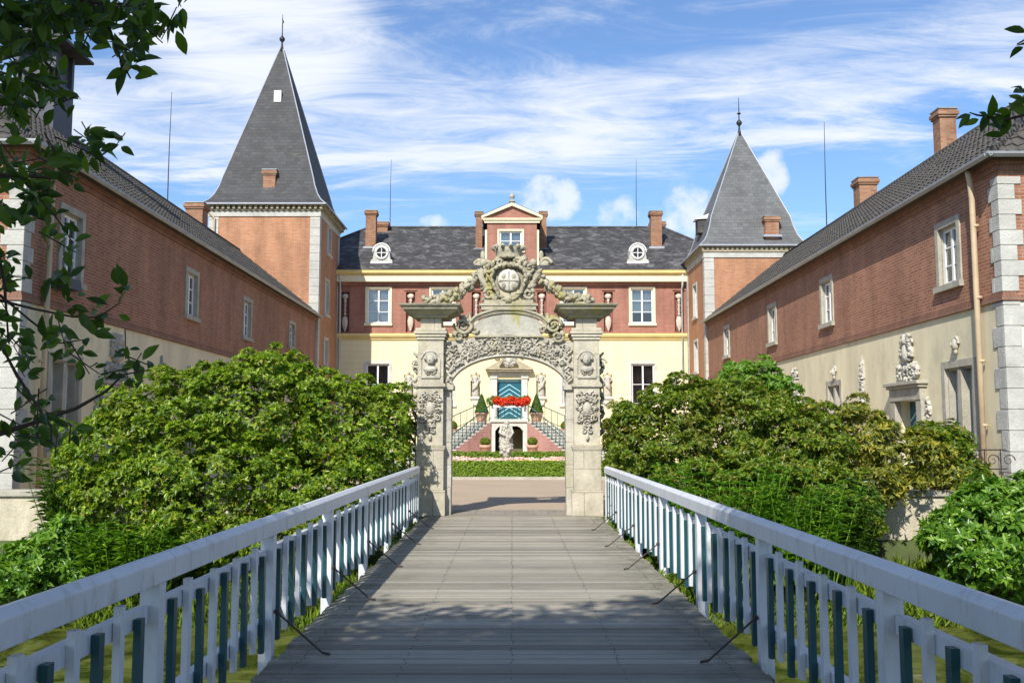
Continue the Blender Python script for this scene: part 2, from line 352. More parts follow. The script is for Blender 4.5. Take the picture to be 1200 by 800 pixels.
    def build(s, name, mats, parent=None, smooth=False, bevel=0, label=None):
        off = OFF.get(parent.name, Vector((0, 0, 0))) if parent else Vector((0, 0, 0))
        me = s.mesh(name, mats, smooth, off); o = bpy.data.objects.new(name, me); COL.objects.link(o)
        if parent: o.parent = parent
        OFF[o.name] = off
        if bevel: 
            b = o.modifiers.new('bevel', 'BEVEL'); b.width = bevel; b.segments = 2; b.limit_method = 'ANGLE'
        if label: o['label'] = label
        return o
def place(name, me, parent, wloc, rz=0, label=None):       # shared local mesh set at a world spot under its thing
    o = bpy.data.objects.new(name, me); COL.objects.link(o); o.parent = parent
    o.location = Vector(wloc)-OFF[parent.name]; o.rotation_euler = (0, 0, rz); OFF[o.name] = Vector((0, 0, 0))
    if label: o['label'] = label
    return o
def child(name, me, parent, loc=(0, 0, 0)):
    o = bpy.data.objects.new(name, me); COL.objects.link(o); o.parent = parent; o.location = loc
    OFF[o.name] = Vector((0, 0, 0)); return o
def np_mesh(name, V, Fc, mat, parent=None, smooth=False, label=None):
    off = OFF.get(parent.name, Vector((0, 0, 0))) if parent else Vector((0, 0, 0))
    V = np.asarray(V, dtype=np.float32)-np.array(off, dtype=np.float32); Fc = np.asarray(Fc, dtype=np.int32)
    me = bpy.data.meshes.new(name); k = Fc.shape[1]
    me.vertices.add(len(V)); me.vertices.foreach_set('co', V.ravel())
    me.loops.add(Fc.size); me.loops.foreach_set('vertex_index', Fc.ravel())
    me.polygons.add(len(Fc)); me.polygons.foreach_set('loop_start', np.arange(0, Fc.size, k, dtype=np.int32))
    me.polygons.foreach_set('loop_total', np.full(len(Fc), k, dtype=np.int32))
    if smooth: me.polygons.foreach_set('use_smooth', np.ones(len(Fc), dtype=bool))
    me.update(calc_edges=True); me.validate(); me.materials.append(mat)
    o = bpy.data.objects.new(name, me); COL.objects.link(o)
    if parent: o.parent = parent
    OFF[o.name] = off
    if label: o['label'] = label
    return o
# ------------------------------------------------------------------ foliage
def norm(a): return a/np.maximum(np.linalg.norm(a, axis=1, keepdims=True), 1e-9)
def leaves(P, D, U, ln, wd, fold=.25, droop=.1):
    """P base, D direction, U up-normal -> folded diamond leaves (two triangles each)"""
    n = len(P); D = norm(D); S = norm(np.cross(D, U)); W = norm(np.cross(S, D))
    ln = np.asarray(ln).reshape(-1, 1); wd = np.asarray(wd).reshape(-1, 1)
    tip = P+D*ln-W*ln*droop
    l = P+D*ln*.45+S*wd*.5+W*wd*fold; r = P+D*ln*.45-S*wd*.5+W*wd*fold
    V = np.stack([P, l, tip, r], 1).reshape(-1, 3); b = np.arange(n)[:, None]*4
    Fc = np.concatenate([b+np.array([[0, 2, 1]]), b+np.array([[0, 3, 2]])], 0)
    return V, Fc
def lump_points(lumps, n, inner=.72, ygmax=None, wob=.16, zmin=None):
    """n points in the outer shell of a union of ellipsoids, with outward normals"""
    vol = np.array([ (l[3]*l[4]+l[4]*l[5]+l[3]*l[5]) for l in lumps]); vol = vol/vol.sum()
    out = []; nor = []; L_ = np.array([l[:6] for l in lumps], dtype=float)
    have = 0
    while have < n:
        k = rng.choice(len(lumps), size=n, p=vol); d = norm(rng.normal(size=(n, 3)))
        rad = inner+(1-inner)*rng.random(n)**.55
        w = 1+wob*(np.sin(d[:, 0]*6.1+k*1.7)+np.sin(d[:, 2]*7.3+k*2.9+d[:, 1]*4)+np.sin(d[:, 1]*9+k))*.5
        c = L_[k, :3]; r = L_[k, 3:6]; p = c+d*r*(rad*w)[:, None]; nn = norm(d/r)
        ok = np.ones(n, dtype=bool)
        for j in range(len(lumps)):
            q = ((p-L_[j, :3])/L_[j, 3:6]); ins = (q**2).sum(1) < .55; ok &= ~(ins & (k != j))
        if zmin is not None: ok &= p[:, 2] > zmin
        out.append(p[ok]); nor.append(nn[ok]); have += ok.sum()
    return np.concatenate(out)[:n], np.concatenate(nor)[:n]
def rosettes(P, Nn, per, ln, wd, spread=1.0, up=.35):
    """whorls of leaves: every point carries 'per' leaves fanning round its outward direction"""
    n = len(P); A = norm(Nn+np.array([0, 0, up])+rng.normal(size=(n, 3))*.35)
    t = norm(np.cross(A, rng.normal(size=(n, 3)))); b = np.cross(A, t)
    k = np.arange(per)[None, :]*2*math.pi/per+rng.random((n, 1))*6.28
    k = k+rng.normal(size=(n, per))*.25
    D = (A[:, None, :]*(.25+.5*rng.random((n, per, 1)))+spread*(np.cos(k)[..., None]*t[:, None, :]+np.sin(k)[..., None]*b[:, None, :])).reshape(-1, 3)
    PP = np.repeat(P, per, 0); AA = np.repeat(A, per, 0)
    s = .5+.8*rng.random(n*per)
    return leaves(PP, D, AA, ln*s, wd*s, .18, .15)
def grow(name, mat, parent, lumps, n, per=7, ln=.11, wd=.04, inner=.7, wob=.16, up=.35, zmin=None, label=None, spread=1.0, tuft=None, xlim=None):
    if tuft:
        nt_, tr = tuft; nb = int(n*.72)
        C, CN = lump_points(lumps, nt_, .93, wob=wob, zmin=zmin)
        sz = .6+.8*rng.random(nt_); k = rng.integers(0, nt_, nb)
        d = norm(rng.normal(size=(nb, 3))*np.array([1, 1, .8])+CN[k]*.7+np.array([0, 0, .55]))
        P = C[k]+d*np.array([tr, tr, tr*.6])*sz[k][:, None]*(.75+.3*rng.random((nb, 1))); Nn = norm(d+CN[k]*.4)
        P2, N2 = lump_points(lumps, n-nb, inner, wob=wob, zmin=zmin); P = np.concatenate([P, P2-N2*.08]); Nn = np.concatenate([Nn, N2])
    else: P, Nn = lump_points(lumps, n, inner, wob=wob, zmin=zmin)
    if xlim: ok = (P[:, 0] > xlim[0]) & (P[:, 0] < xlim[1]); P = P[ok]; Nn = Nn[ok]
    V, Fc = rosettes(P, Nn, per, ln, wd, spread, up)
    return np_mesh(name, V, Fc, mat, parent, label=label)
def stems(parent, base, tops, r=.04, mat=None, name='trunk'):
    mb = MB()
    for t in tops:
        b = Vector(base)+Vector((random.uniform(-.15, .15), random.uniform(-.15, .15), 0)); t = Vector(t)
        mid = b.lerp(t, .5)+Vector((random.uniform(-.25, .25), random.uniform(-.2, .2), random.uniform(-.1, .3)))
        q1 = b.lerp(mid, .5)+Vector((random.uniform(-.1, .1), 0, .05)); q2 = mid.lerp(t, .5)
        mb.tube([b, q1, mid, q2, t], [r, r*.8, r*.6, r*.45, r*.2], 6)
    return mb.build(name, mat or M['bark'], parent, smooth=True)

# ------------------------------------------------------------------ walls with openings, windows
def facing(O, theta):
    """local (a along, c out of the wall, z) -> world; theta 0 faces -y, -90deg faces -x, +90deg faces +x"""
    ct, st = math.cos(theta), math.sin(theta); O = Vector(O)
    def T(a, c, z): return (O.x+a*ct+c*st, O.y+a*st-c*ct, O.z+z)
    return T
def wall_holes(mb, a0, a1, z0, z1, holes, depth=.45, back=1):
    xs = sorted({a0, a1, *[h[0] for h in holes], *[h[1] for h in holes]}); zs = sorted({z0, z1, *[h[2] for h in holes], *[h[3] for h in holes]})
    xs = [x for x in xs if a0 <= x <= a1]; zs = [z for z in zs if z0 <= z <= z1]
    for i in range(len(xs)-1):
        for j in range(len(zs)-1):
            cx, cz = (xs[i]+xs[i+1])/2, (zs[j]+zs[j+1])/2
            if any(h[0] < cx < h[1] and h[2] < cz < h[3] for h in holes): continue
            mb.face([(xs[i], 0, zs[j]), (xs[i+1], 0, zs[j]), (xs[i+1], 0, zs[j+1]), (xs[i], 0, zs[j+1])])
    for (x0, x1, y0, y1) in [h[:4] for h in holes]:
        d = -depth
        for q in ([(x0,0,y0),(x0,0,y1),(x0,d,y1),(x0,d,y0)], [(x1,0,y0),(x1,d,y0),(x1,d,y1),(x1,0,y1)],
                  [(x0,0,y1),(x1,0,y1),(x1,d,y1),(x0,d,y1)], [(x0,0,y0),(x0,d,y0),(x1,d,y0),(x1,0,y0)]):
            mb.face(q)
        mb.mi = back; mb.face([(x0,d,y0),(x1,d,y0),(x1,d,y1),(x0,d,y1)]); mb.mi = 0
_wc = {}
def window(parent, T, rz, a, z, w, h, surround=.16, proud=.03, fm='white', sm='win_stone', cols=2, rows=3, inset=.14, sill=True, curtain=0, mull=0, depth=.45, label=None):
    """window > frame, pane, curtain.  (a, z) = lower left corner of the opening; mull = stone mullion width"""
    key = (round(w, 2), round(h, 2), surround, proud, fm, sm, cols, rows, inset, sill, curtain, mull)
    if key not in _wc:
        s = MB(); g = .004
        e_ = .008; s.box(-surround, e_, -proud, .05, e_, h+surround); s.box(w-e_, w+surround, -proud, .05, e_, h+surround)
        s.box(e_, w-e_, -proud, .05, h-e_, h+surround)
        if sill: s.box(-surround-.05, w+surround+.05, -proud-.07, .06, -.13, e_)
        else: s.box(-surround, w+surround, -proud, .05, -surround, e_)
        # reveal lining
        s.box(0, .05, .05, inset, 0, h); s.box(w-.05, w, .05, inset, 0, h); s.box(.05, w-.05, .05, inset, h-.05, h); s.box(.05, w-.05, .05, inset, 0, .04)
        f = MB(); p = MB(); cu = MB()
        segs = [(.05, w-.05)] if not mull else [(.05, w/2-mull/2), (w/2+mull/2, w-.05)]
        if mull: s.box(w/2-mull/2, w/2+mull/2, 0, inset+.02, .04, h-.05)
        for (b0, b1) in segs:
            y0, y1 = inset-.02, inset+.04; t = .06; z0, z1 = .04, h-.05
            f.box(b0, b0+t, y0, y1, z0, z1); f.box(b1-t, b1, y0, y1, z0, z1); f.box(b0+t, b1-t, y0, y1, z1-t, z1); f.box(b0+t, b1-t, y0, y1, z0, z0+t)
            nc = cols if not mull else 1
            for k in range(1, nc):
                x = b0+(b1-b0)*k/nc; f.box(x-.045, x+.045, y0-.01, y1, z0+t, z1-t)
            for k in range(1, rows):
                zz = z0+(z1-z0)*k/rows
                xs = [b0+t]+[v for q in range(1, nc) for v in (b0+(b1-b0)*q/nc-.045, b0+(b1-b0)*q/nc+.045)]+[b1-t]
                for q in range(0, len(xs), 2): f.box(xs[q], xs[q+1], y0+.005, y1-.005, zz-.018, zz+.018)
            p.box(b0+t, b1-t, inset+.008, inset+.014, z0+t, z1-t)
            if curtain:
                cw = (b1-b0)
                for q in range(2):
                    k = 10; xa, xb = (b0+.06, b0+cw*(.30+.16*curtain)) if q == 0 else (b1-cw*(.30+.16*curtain), b1-.06)
                    zlo = z0+.06 if curtain < 2 else z0+(z1-z0)*.3
                    for i in range(k):
                        u0, u1 = i/k, (i+1)/k; 
                        cu.face([(xa+(xb-xa)*u0, inset+.14+.03*(i % 2), zlo), (xa+(xb-xa)*u1, inset+.14+.03*((i+1) % 2), zlo), (xa+(xb-xa)*u1, inset+.14+.03*((i+1) % 2), z1-.06), (xa+(xb-xa)*u0, inset+.14+.03*(i % 2), z1-.06)])
        _wc[key] = (s.mesh('window', M[sm]), f.mesh('frame', M[fm]), p.mesh('pane', M['glass']), cu.mesh('curtain', M['curtain']) if curtain else None)
    ws, wf, wp, wcu = _wc[key]
    o = place('window', ws, parent, T(a, 0, z), rz, label)
    child('frame', wf, o); child('pane', wp, o)
    if wcu: child('curtain', wcu, o)
    return o
# ------------------------------------------------------------------ carved work
def scroll(mb, cx, y, cz, r0, turns, sgn=1, rad=.03, start=0, n=26, flip=1):
    pts = []; rs = []
    for i in range(n+1):
        t = i/n; a = start+sgn*t*turns*2*math.pi; r = r0*(1-t*.85)
        pts.append((cx+flip*r*math.cos(a), y, cz+r*math.sin(a))); rs.append(rad*(1-.5*t))
    mb.tube(pts, rs, 6)
def relief(mb, cx, cz, w, h, y, n, seed, size=.06, thick=.05, shape='ell', mirror=True):
    """mirrored cluster of carved leaves and bosses hugging the plane y (towards -y)"""
    rd = random.Random(seed)
    for i in range(n):
        while True:
            u, v = rd.uniform(0 if mirror else -1, 1), rd.uniform(-1, 1)
            if shape == 'ell' and u*u+v*v > 1: continue
            if shape == 'shield' and abs(u) > (1-.75*max(0, -v)**1.3)*.95: continue
            break
        s = size*rd.uniform(.5, 1.2); r = (s*rd.uniform(.35, .6), thick*rd.uniform(.5, 1.4), s*rd.uniform(.9, 1.5)); ro = rd.uniform(-1.5, 1.5)
        for sg in ((1, -1) if mirror else (1,)):
            mb.blob((cx+sg*u*w/2, y-thick*.3, cz+v*h/2), r, 7, 5, .22, seed=i, rot=sg*ro)
def figure(mb, c, h, seed=0, lean=0, arm=1):
    """draped standing figure, feet at c"""
    s = h/1.75; x, y, z = c
    mb.lathe((x, y, z), [(.24*s, 0), (.25*s, .1*s), (.22*s, .4*s), (.2*s, .7*s), (.19*s, .95*s), (.16*s, 1.08*s), (.19*s, 1.25*s), (.22*s, 1.38*s), (.17*s, 1.46*s), (.07*s, 1.5*s), (.065*s, 1.56*s)], 18, 1, .72, .13, seed)
    mb.blob((x+lean*.04*s, y-.02*s, z+1.64*s), (.09*s, .1*s, .125*s), 10, 8, .04)
    mb.blob((x+lean*.04*s, y+.03*s, z+1.69*s), (.11*s, .1*s, .11*s), 9, 6, .15)
    mb.tube([(x-.2*s, y, z+1.38*s), (x-.3*s, y-.05*s, z+1.12*s), (x-.12*s*arm, y-.22*s, z+1.02*s)], [.07*s, .06*s, .045*s], 7)
    mb.tube([(x+.2*s, y, z+1.38*s), (x+.32*s, y-.02*s, z+1.12*s), (x+.24*s, y-.16*s, z+.88*s)], [.07*s, .06*s, .045*s], 7)
    mb.tube([(x+.22*s, y-.18*s, z+1.15*s), (x+.1*s, y-.26*s, z+.7*s), (x-.2*s, y-.2*s, z+.35*s)], [.05*s, .08*s, .04*s], 7)
# ================================================================== SETTING
SUN_TRAVEL = Vector((.348, 1.0, -.887)).normalized()
W_TOP, WATER_Z = 19.35, -1.6
def ground_h(x, y):
    n = .06*noise.noise(Vector((x*.4, y*.4, 0)))
    if y >= 19.5: return -.015
    if y <= -2.2: return -.03
    if y > 15.9:
        t = min(1, (y-15.9)/1.6); t = t*t*(3-2*t); return -2.5+t*(1.25)+.28*max(0, (y-17.5)/1.9)+n
    if y < -.2: t = (y+2.2)/2.0; return -.03-2.4*t*t*(3-2*t)
    return -2.5
xs = [-900, -400, -200, -100, -60, -40]+[i*.8 for i in range(-38, 39)]+[40, 60, 100, 200, 400, 900]
ys = [-400, -100, -40, -15, -6]+[-4+i*.5 for i in range(0, 9)]+[2, 4, 8, 12, 14]+[15+i*.3 for i in range(0, 15)]+[19.51, 22, 30, 40, 60, 100, 200, 500, 1200]
mb = MB()
gi = [[mb.pt((x, y, ground_h(x, y))) for x in xs] for y in ys]
for j in range(len(ys)-1):
    for i in range(len(xs)-1): mb.f.append([gi[j][i], gi[j][i+1], gi[j+1][i+1], gi[j+1][i]]); mb.m.append(0)
m, nt, b = newmat('bank_earth')
c = ramp(nt, noise_tex(nt, 2.2, 7, .7), [(.35, (.045, .05, .02)), (.6, (.07, .10, .025)), (.8, (.12, .13, .045))])
L(nt, c, b.inputs['Base Color']); b.inputs['Roughness'].default_value = .95; bump(nt, b, noise_tex(nt, 12, 6), .6, .05)
tag(mb.build('ground', m, smooth=True), kind='structure')
# forecourt gravel sheet
m, nt, b = newmat('tan_gravel')
c = ramp(nt, noise_tex(nt, 55, 5, .8), [(.3, (.29, .215, .145)), (.5, (.42, .32, .22)), (.75, (.52, .41, .30))])
c = mix(nt, ramp(nt, noise_tex(nt, .5, 6, .7), [(.45, (0, 0, 0)), (.7, (.5,)*3)]), c, (.30, .25, .19))
L(nt, c, b.inputs['Base Color']); b.inputs['Roughness'].default_value = .95; bump(nt, b, noise_tex(nt, 60, 4), .5, .01)
mb = MB(); mb.box(-22, 22, 19.9, 66, -.009, -.001); tag(mb.build('gravel_forecourt', m), kind='structure')
# brick threshold behind the deck
mb = MB(); mb.box(-1.95, 1.85, 20.21, 21.3, -.02, .012)
tag(mb.build('threshold_paving', stone_mat('threshold_stone', (.34, .31, .25), (.2, .18, .14), (.3, .28, .15), .3, 3, (.3, .14))), kind='structure')
# water with duckweed
m, nt, b = newmat('duckweed_water')
dw = ramp(nt, noise_tex(nt, 1.1, 9, .72, dist=.8), [(.42, (0, 0, 0)), (.60, (1, 1, 1))])
c = mix(nt, dw, (.030, .040, .008), ramp(nt, noise_tex(nt, 14, 7, .85), [(.3, (.055, .070, .010)), (.7, (.13, .145, .016))]))
L(nt, c, b.inputs['Base Color'])
mr = N(nt, 'ShaderNodeMapRange'); L(nt, dw, mr.inputs[0]); mr.inputs[3].default_value = .06; mr.inputs[4].default_value = .7; L(nt, mr.outputs[0], b.inputs['Roughness'])
bump(nt, b, noise_tex(nt, 5, 4), .12, .03)
mb = MB(); mb.face([(-60, -1.6, WATER_Z), (60, -1.6, WATER_Z), (60, 17.4, WATER_Z), (-60, 17.4, WATER_Z)])
tag(mb.build('water', m), kind='structure')
# footpath leading to the bridge
mb = MB(); mb.box(-2.2, 2.2, -12, -2.05, -.2, .0); tag(mb.build('footpath', plain('path_gravel', (.3, .26, .2), .95, .3, 5, .4)), kind='structure')

# bank grass: blades
def blades(pts, ln, wd, lean=.45):
    n = len(pts); P = np.array(pts); D = norm(rng.normal(size=(n, 3))*np.array([lean, lean, .1])+np.array([0, 0, 1]))
    U = norm(rng.normal(size=(n, 3))*np.array([1, 1, .1])); s = .5+rng.random(n)
    return leaves(P, D, U, ln*s, np.full(n, wd)*s, .1, .25)
pts = []
while len(pts) < 36000:
    x = random.uniform(-11, 11); y = random.uniform(16.75, 19.2)
    if noise.noise(Vector((x*.6, y*.9, 3))) < -.15 and random.random() < .4: continue
    pts.append((x, y, ground_h(x, y)-.01))
V, Fc = blades(pts, .26, .022)
tag(np_mesh('grass', V, Fc, M['grass']), 'rough green grass growing along the moat bank', 'grass', kind='stuff')

# retaining walls between gate and wings
wm = stone_mat('moat_wall_render', (.60, .54, .40), (.25, .22, .15), (.28, .27, .10), .5, 1.3)
for sg, lab in ((-1, 'cream rendered moat wall with stone coping left of the gateway'), (1, 'cream rendered moat wall with mossy stone coping right of the gateway')):
    r = thing('moat_wall', (sg*9, 19.5, -1.5), lab, 'wall', 'moat walls either side of the gateway')
    x0, x1 = sorted((sg*2.62, sg*16))
    MB().box(x0, x1, 19.38, 19.74, -2.2, .42).build('wall_face', wm, r)
    MB().box(x0, x1, 19.32, 19.80, .42, .54).build('coping', M['win_stone'], r, bevel=.015)

# ================================================================== BRIDGE
br = thing('footbridge', (0, 9, 0), 'weathered grey timber plank footbridge leading to the stone gateway', 'bridge')
mb = MB(); y = -2.0; k = 0
while y < 20.18:
    w = random.uniform(.148, .166); g = random.uniform(.010, .022)
    z = random.uniform(-.004, .004); j = random.uniform(-.02, .02); j2 = random.uniform(-.02, .02)
    tl = random.uniform(-.003, .003)
    y1 = min(y+w-g, 20.2)
    xs_ = [-1.76+j, -.58, .6, 1.76+j2]
    for q in range(1):
        i = [mb.pt(p) for p in ((-1.76+j,y,-.06),(1.76+j2,y+tl,-.06),(1.76+j2,y1+tl,-.06),(-1.76+j,y1,-.06),(-1.76+j,y,z),(1.76+j2,y+tl,z),(1.76+j2,y1+tl,z),(-1.76+j,y1,z))]
        for f in ((0,3,2,1),(4,5,6,7),(0,1,5,4),(1,2,6,5),(2,3,7,6),(3,0,4,7)): mb.f.append([i[t] for t in f]); mb.m.append(0)
    y += w; k += 1
mb.build('deck_planks', M['deck'], br)
mb = MB()
yy = -1.9
while yy < 19.6:
    for xx in (-1.55, -.78, 0, .78, 1.55):
        for dy in (.03, .11):
            if random.random() < .8:
                mb.lathe((xx+random.uniform(-.012, .012), yy+dy, .001), [(.006, 0), (.006, .003), (.003, .004)], 6)
    yy += .157
mb.build('nail_heads', M['rust'], br)
mb = MB()
for xx in (-1.5, -.75, 0, .75, 1.5): mb.box(xx-.1, xx+.1, -2, 19.6, -.34, -.065)
mb.build('bearer_beams', M['beam'], br)
for yy in (3.5, 8.5, 13.5):
    mb = MB(); mb.box(-1.9, 1.9, yy-.12, yy+.12, -.58, -.345)
    for xx in (-1.6, 0, 1.6): mb.tube([(xx, yy, -2.6), (xx, yy, -.58)], .12, 8)
    mb.build('trestle', M['beam'], br)

RX = 1.87
pk_w = MB().frustum(0, 0, 0, .74, .018, .029, .018, .029).mesh('picket', M['rail_white'])
pk_t = MB().frustum(0, 0, 0, .70, .018, .029, .018, .029).mesh('picket', M['rail_teal'])
pos = MB(); pos.box(-.05, .05, -.05, .05, -.32, .88); post_me = pos.mesh('post', M['rail_white'])
for sg, y0p, lab in ((-1, .15, 'long white bridge railing with alternating teal pickets, left of the planks'), (1, -.10, 'long white bridge railing with alternating teal pickets, right of the planks')):
    r = thing('bridge_railing', (sg*RX, 9, 0), lab, 'railing', 'white picket railings of the bridge')
    ends = [-1.2, 5.25+y0p*.5, 12.4, 19.3]
    for a in range(3):
        mb = MB(); xi, xo = sg*(RX-.060), sg*(RX+.060)
        mb.prism([(xi, .88), (xo, .88), (xo, .99), (xo-sg*.02, 1.012), (xi+sg*.04, 1.024), (xi, .99)], 'y', ends[a]+.0015, ends[a+1]-.0015)
        mb.build('handrail', M['rail_white'], r, bevel=.006)
    posts = [y0p+2.6+2.42*k for k in range(-1, 7)]+[19.2]
    for pz in (.68, .17):
        mb = MB()
        for a in range(len(posts)-1): mb.box(sg*(RX+.03)-.03, sg*(RX+.03)+.03, posts[a]+.066, posts[a+1]-.066, pz, pz+.09)
        mb.build('cross_rail', M['rail_white'], r)
    for a, py in enumerate(posts):
        place('post', post_me, r, (sg*RX, py, 0))
        if a < len(posts)-1:
            nP = 9; gap = (posts[a+1]-py)/(nP+1)
            for q in range(nP):
                yy = py+gap*(q+1)
                white = q % 2 == 1
                if yy < 1.2: continue
                o = place('picket', pk_w if white else pk_t, r, (sg*(RX-.022), yy, (.09 if white else .05)+random.uniform(-.014, .014)), label='white painted picket' if white else 'dark teal painted picket')
                o.rotation_euler = (random.uniform(-.008, .008), random.uniform(-.006, .006), random.uniform(-.03, .03))
            if py > 1:
                mb = MB(); mb.tube([(sg*(RX-.07), py, .30), (sg*1.42, py-.12, .02)], .0075, 6); mb.tube([(sg*1.42, py-.12, .02), (sg*1.36, py-.135, .012)], .010, 6)
                mb.blob((sg*(RX-.072), py, .30), .022, 6, 5, 0)
                mb.build('brace_rod', M['rust'], r)
# weeds along the edges of the deck
for sg, lab in ((-1, 'low weeds and moss along the left deck edge'), (1, 'low weeds and moss along the right deck edge')):
    pts = []
    for i in range(2600):
        y = random.uniform(7.5, 19.2)
        if noise.noise(Vector((sg*7, y*.9, 1))) < .12: continue
        pts.append((sg*random.uniform(1.765, 1.83), y, random.uniform(-.09, -.02)))
    V, Fc = blades(pts, .055, .012, .7)
    tag(np_mesh('weeds', V, Fc, M['grass']), lab, 'weeds', kind='stuff')

# ================================================================== GATEWAY
GY, GX = 19.72, -.07
M['pier_stone'] = stone_mat('pier_stone', (.56, .51, .395), (.27, .25, .19), (.40, .35, .15), .4, 2.2, (3.0, .46))
gate = thing('stone_gateway', (GX, GY+.2, 0), 'ornate carved stone gateway with crowned crest at the end of the bridge', 'gateway')
def zg(py): return PY(600, py, 19.4)[1]
def xg(px, py=500): return PY(px, py, 19.4)[0]
for sg in (-1, 1):
    cx = GX+sg*1.57; hw = .26; name = 'pier'
    mb = MB(); y0, y1 = 19.42, 20.1
    mb.box(cx-hw-.05, cx+hw+.05, y0-.05, y1+.05, -.3, .50)
    mb.box(cx-hw-.015, cx+hw+.015, y0-.015, y1+.015, .50, 1.28)
    mb.frustum(cx, (y0+y1)/2, 1.28, 1.35, hw+.02, .36, hw+.05, .38); mb.box(cx-hw-.05, cx+hw+.05, y0-.04, y1+.04, 1.35, 1.38)
    mb.box(cx-hw, cx+hw, y0, y1, 1.38, 2.55)
    mb.box(cx-hw-.045, cx+hw+.045, y0-.045, y1+.045, 2.55, 2.62)
    mb.box(cx-hw, cx+hw, y0+.01, y1-.01, 2.62, 3.50)
    for q, (zz, e) in enumerate(((3.50, .02), (3.56, .045), (3.62, .07), (3.68, .045))): mb.box(cx-hw-e, cx+hw+e, y0-e, y1+e, zz, zz+.058)
    mb.box(cx-hw+.05, cx+hw-.05, y0+.03, y1-.03, 3.738, 3.95)
    p = mb.build('pier', M['pier_stone'], gate, bevel=.008)
    # inner jamb set back from the pier face
    mb = MB(); jx0, jx1 = sorted((cx-sg*hw, cx-sg*(hw+.15)))
    mb.box(jx0, jx1, y0+.18, y1-.12, -.1, 2.50)
    for zz in (.55, 1.0, 1.45, 1.9): mb.box(jx0-.008, jx1+.008, y0+.172, y1-.112, zz, zz+.42)
    mb.box(jx0-.05, jx1+.05, y0+.11, y1-.06, 2.50, 2.60)
    mb.build('jamb', M['stone'], gate, bevel=.006)
    # wide moulded cap
    mb = MB(); yc = (y0+y1)/2
    for (za, zb, a0, a1) in ((3.95, 4.00, .34, .36), (4.0, 4.09, .38, .52), (4.09, 4.16, .54, .57), (4.16, 4.20, .60, .62)):
        mb.frustum(cx, yc, za, zb, a0, a0+.06, a1, a1+.06)
    mb.build('pier_cap', M['stone_l'], gate, bevel=.008)
    # portrait medallion in an arched recess
    mb = MB(); n = 14; az = 3.08
    arc = [(cx+.19*math.cos(math.pi*i/n), az+.19*math.sin(math.pi*i/n)) for i in range(n+1)]
    mb.tube([(cx+.19, y0, 2.76)]+[(a, y0, b_) for a, b_ in arc]+[(cx-.19, y0, 2.76)], .018, 6)
    mb.box(cx-.19, cx+.19, y0-.02, y0+.02, 2.73, 2.77)
    mb.build('medallion_frame', M['stone'], gate, smooth=False)
    mb = MB()
    mb.blob((cx, y0-.045, az+.02), (.085, .07, .11), 12, 9, .02); mb.blob((cx+sg*.01, y0-.11, az+.01), (.014, .03, .03), 6, 5, 0)
    for dx in (-.032, .032): mb.blob((cx+dx, y0-.10, az+.045), (.017, .012, .01), 6, 4, 0)
    mb.blob((cx, y0-.10, az-.045), (.03, .015, .009), 6, 4, 0)
    for i in range(11):
        a = math.pi*(.02+.96*i/10); mb.blob((cx+.1*math.cos(a), y0-.035, az+.035+.1*math.sin(a)), .035, 7, 5, .2)
    mb.blob((cx, y0-.01, az-.17), (.14, .05, .07), 10, 6, .1); relief(mb, cx, az-.24, .26, .07, y0, 6, 4, .03, .03)
    mb.build('portrait_relief', M['stone'], gate, smooth=True)
    # long carved cartouche on the pier
    mb = MB()
    relief(mb, cx, 2.08, .44, .70, y0, 80, 21+(sg > 0), .042, .05, 'shield')
    for s2 in (1, -1):
        scroll(mb, cx+s2*.13, y0-.035, 2.38, .09, 1.4, s2, .022, 1.5); scroll(mb, cx+s2*.15, y0-.035, 1.93, .08, 1.4, -s2, .022, 4)
        scroll(mb, cx+s2*.07, y0-.035, 1.68, .06, 1.2, s2, .018, 2)
    mb.blob((cx, y0-.04, 2.12), (.09, .06, .13), 12, 8, .05); mb.blob((cx, y0-.03, 1.55), (.04, .04, .07), 8, 6, .1)
    mb.build('cartouche_relief', M['stone'], gate, smooth=True)
    # carved volutes hanging down the outer edge
    mb = MB(); ex = cx+sg*(hw+.035)
    for i in range(11):
        zz = 3.2-i*.155; rr = .045+.035*abs(math.sin(i*1.1))
        mb.blob((ex+sg*rr*.3, yc+.05, zz), (rr*.7, .09, .11), 9, 6, .25, rot=sg*(.5 if i % 2 else -.7))
    for zz in (3.05, 2.15): scroll(mb, ex+sg*.03, yc-.08, zz, .10, 1.3, sg, .028)
    mb.build('side_scrolls', M['stone'], gate, smooth=True)
# arch
AX, AZ0, ARISE, AHW = GX, 2.60, .72, 1.20
def zin(x):
    u = min(1, abs(x-AX)/AHW); return AZ0+ARISE*math.sqrt(max(0, 1-u*u*.96))-.14
mb = MB(); n = 40
def top(x): 
    u = abs(x-AX)/1.31; return 3.52+.10*math.cos(u*math.pi/2)-.05*u
xsA = [AX-1.31+2.62*i/n for i in range(n+1)]
for i in range(n):
    a, b_ = xsA[i], xsA[i+1]; y0, y1 = 19.60, 19.98
    za, zb = (zin(a) if abs(a-AX) < AHW else 2.5), (zin(b_) if abs(b_-AX) < AHW else 2.5); ta, tb = top(a), top(b_)
    mb.face([(a,y0,za),(b_,y0,zb),(b_,y0,tb),(a,y0,ta)]); mb.face([(a,y1,za),(b_,y1,zb),(b_,y1,tb),(a,y1,ta)])
    mb.face([(a,y0,za),(b_,y0,zb),(b_,y1,zb),(a,y1,za)]); mb.face([(a,y0,ta),(b_,y0,tb),(b_,y1,tb),(a,y1,ta)])
mb.build('arch', M['stone'], gate)
mb = MB(); mb.tube([(x, 19.59, zin(x)+.02) for x in xsA if abs(x-AX) < AHW-.01], .028, 6); mb.tube([(x, 19.575, zin(x)+.22) for x in xsA if abs(x-AX) < 1.12], .02, 6)
mb.build('arch_moulding', M['stone'], gate, smooth=True)
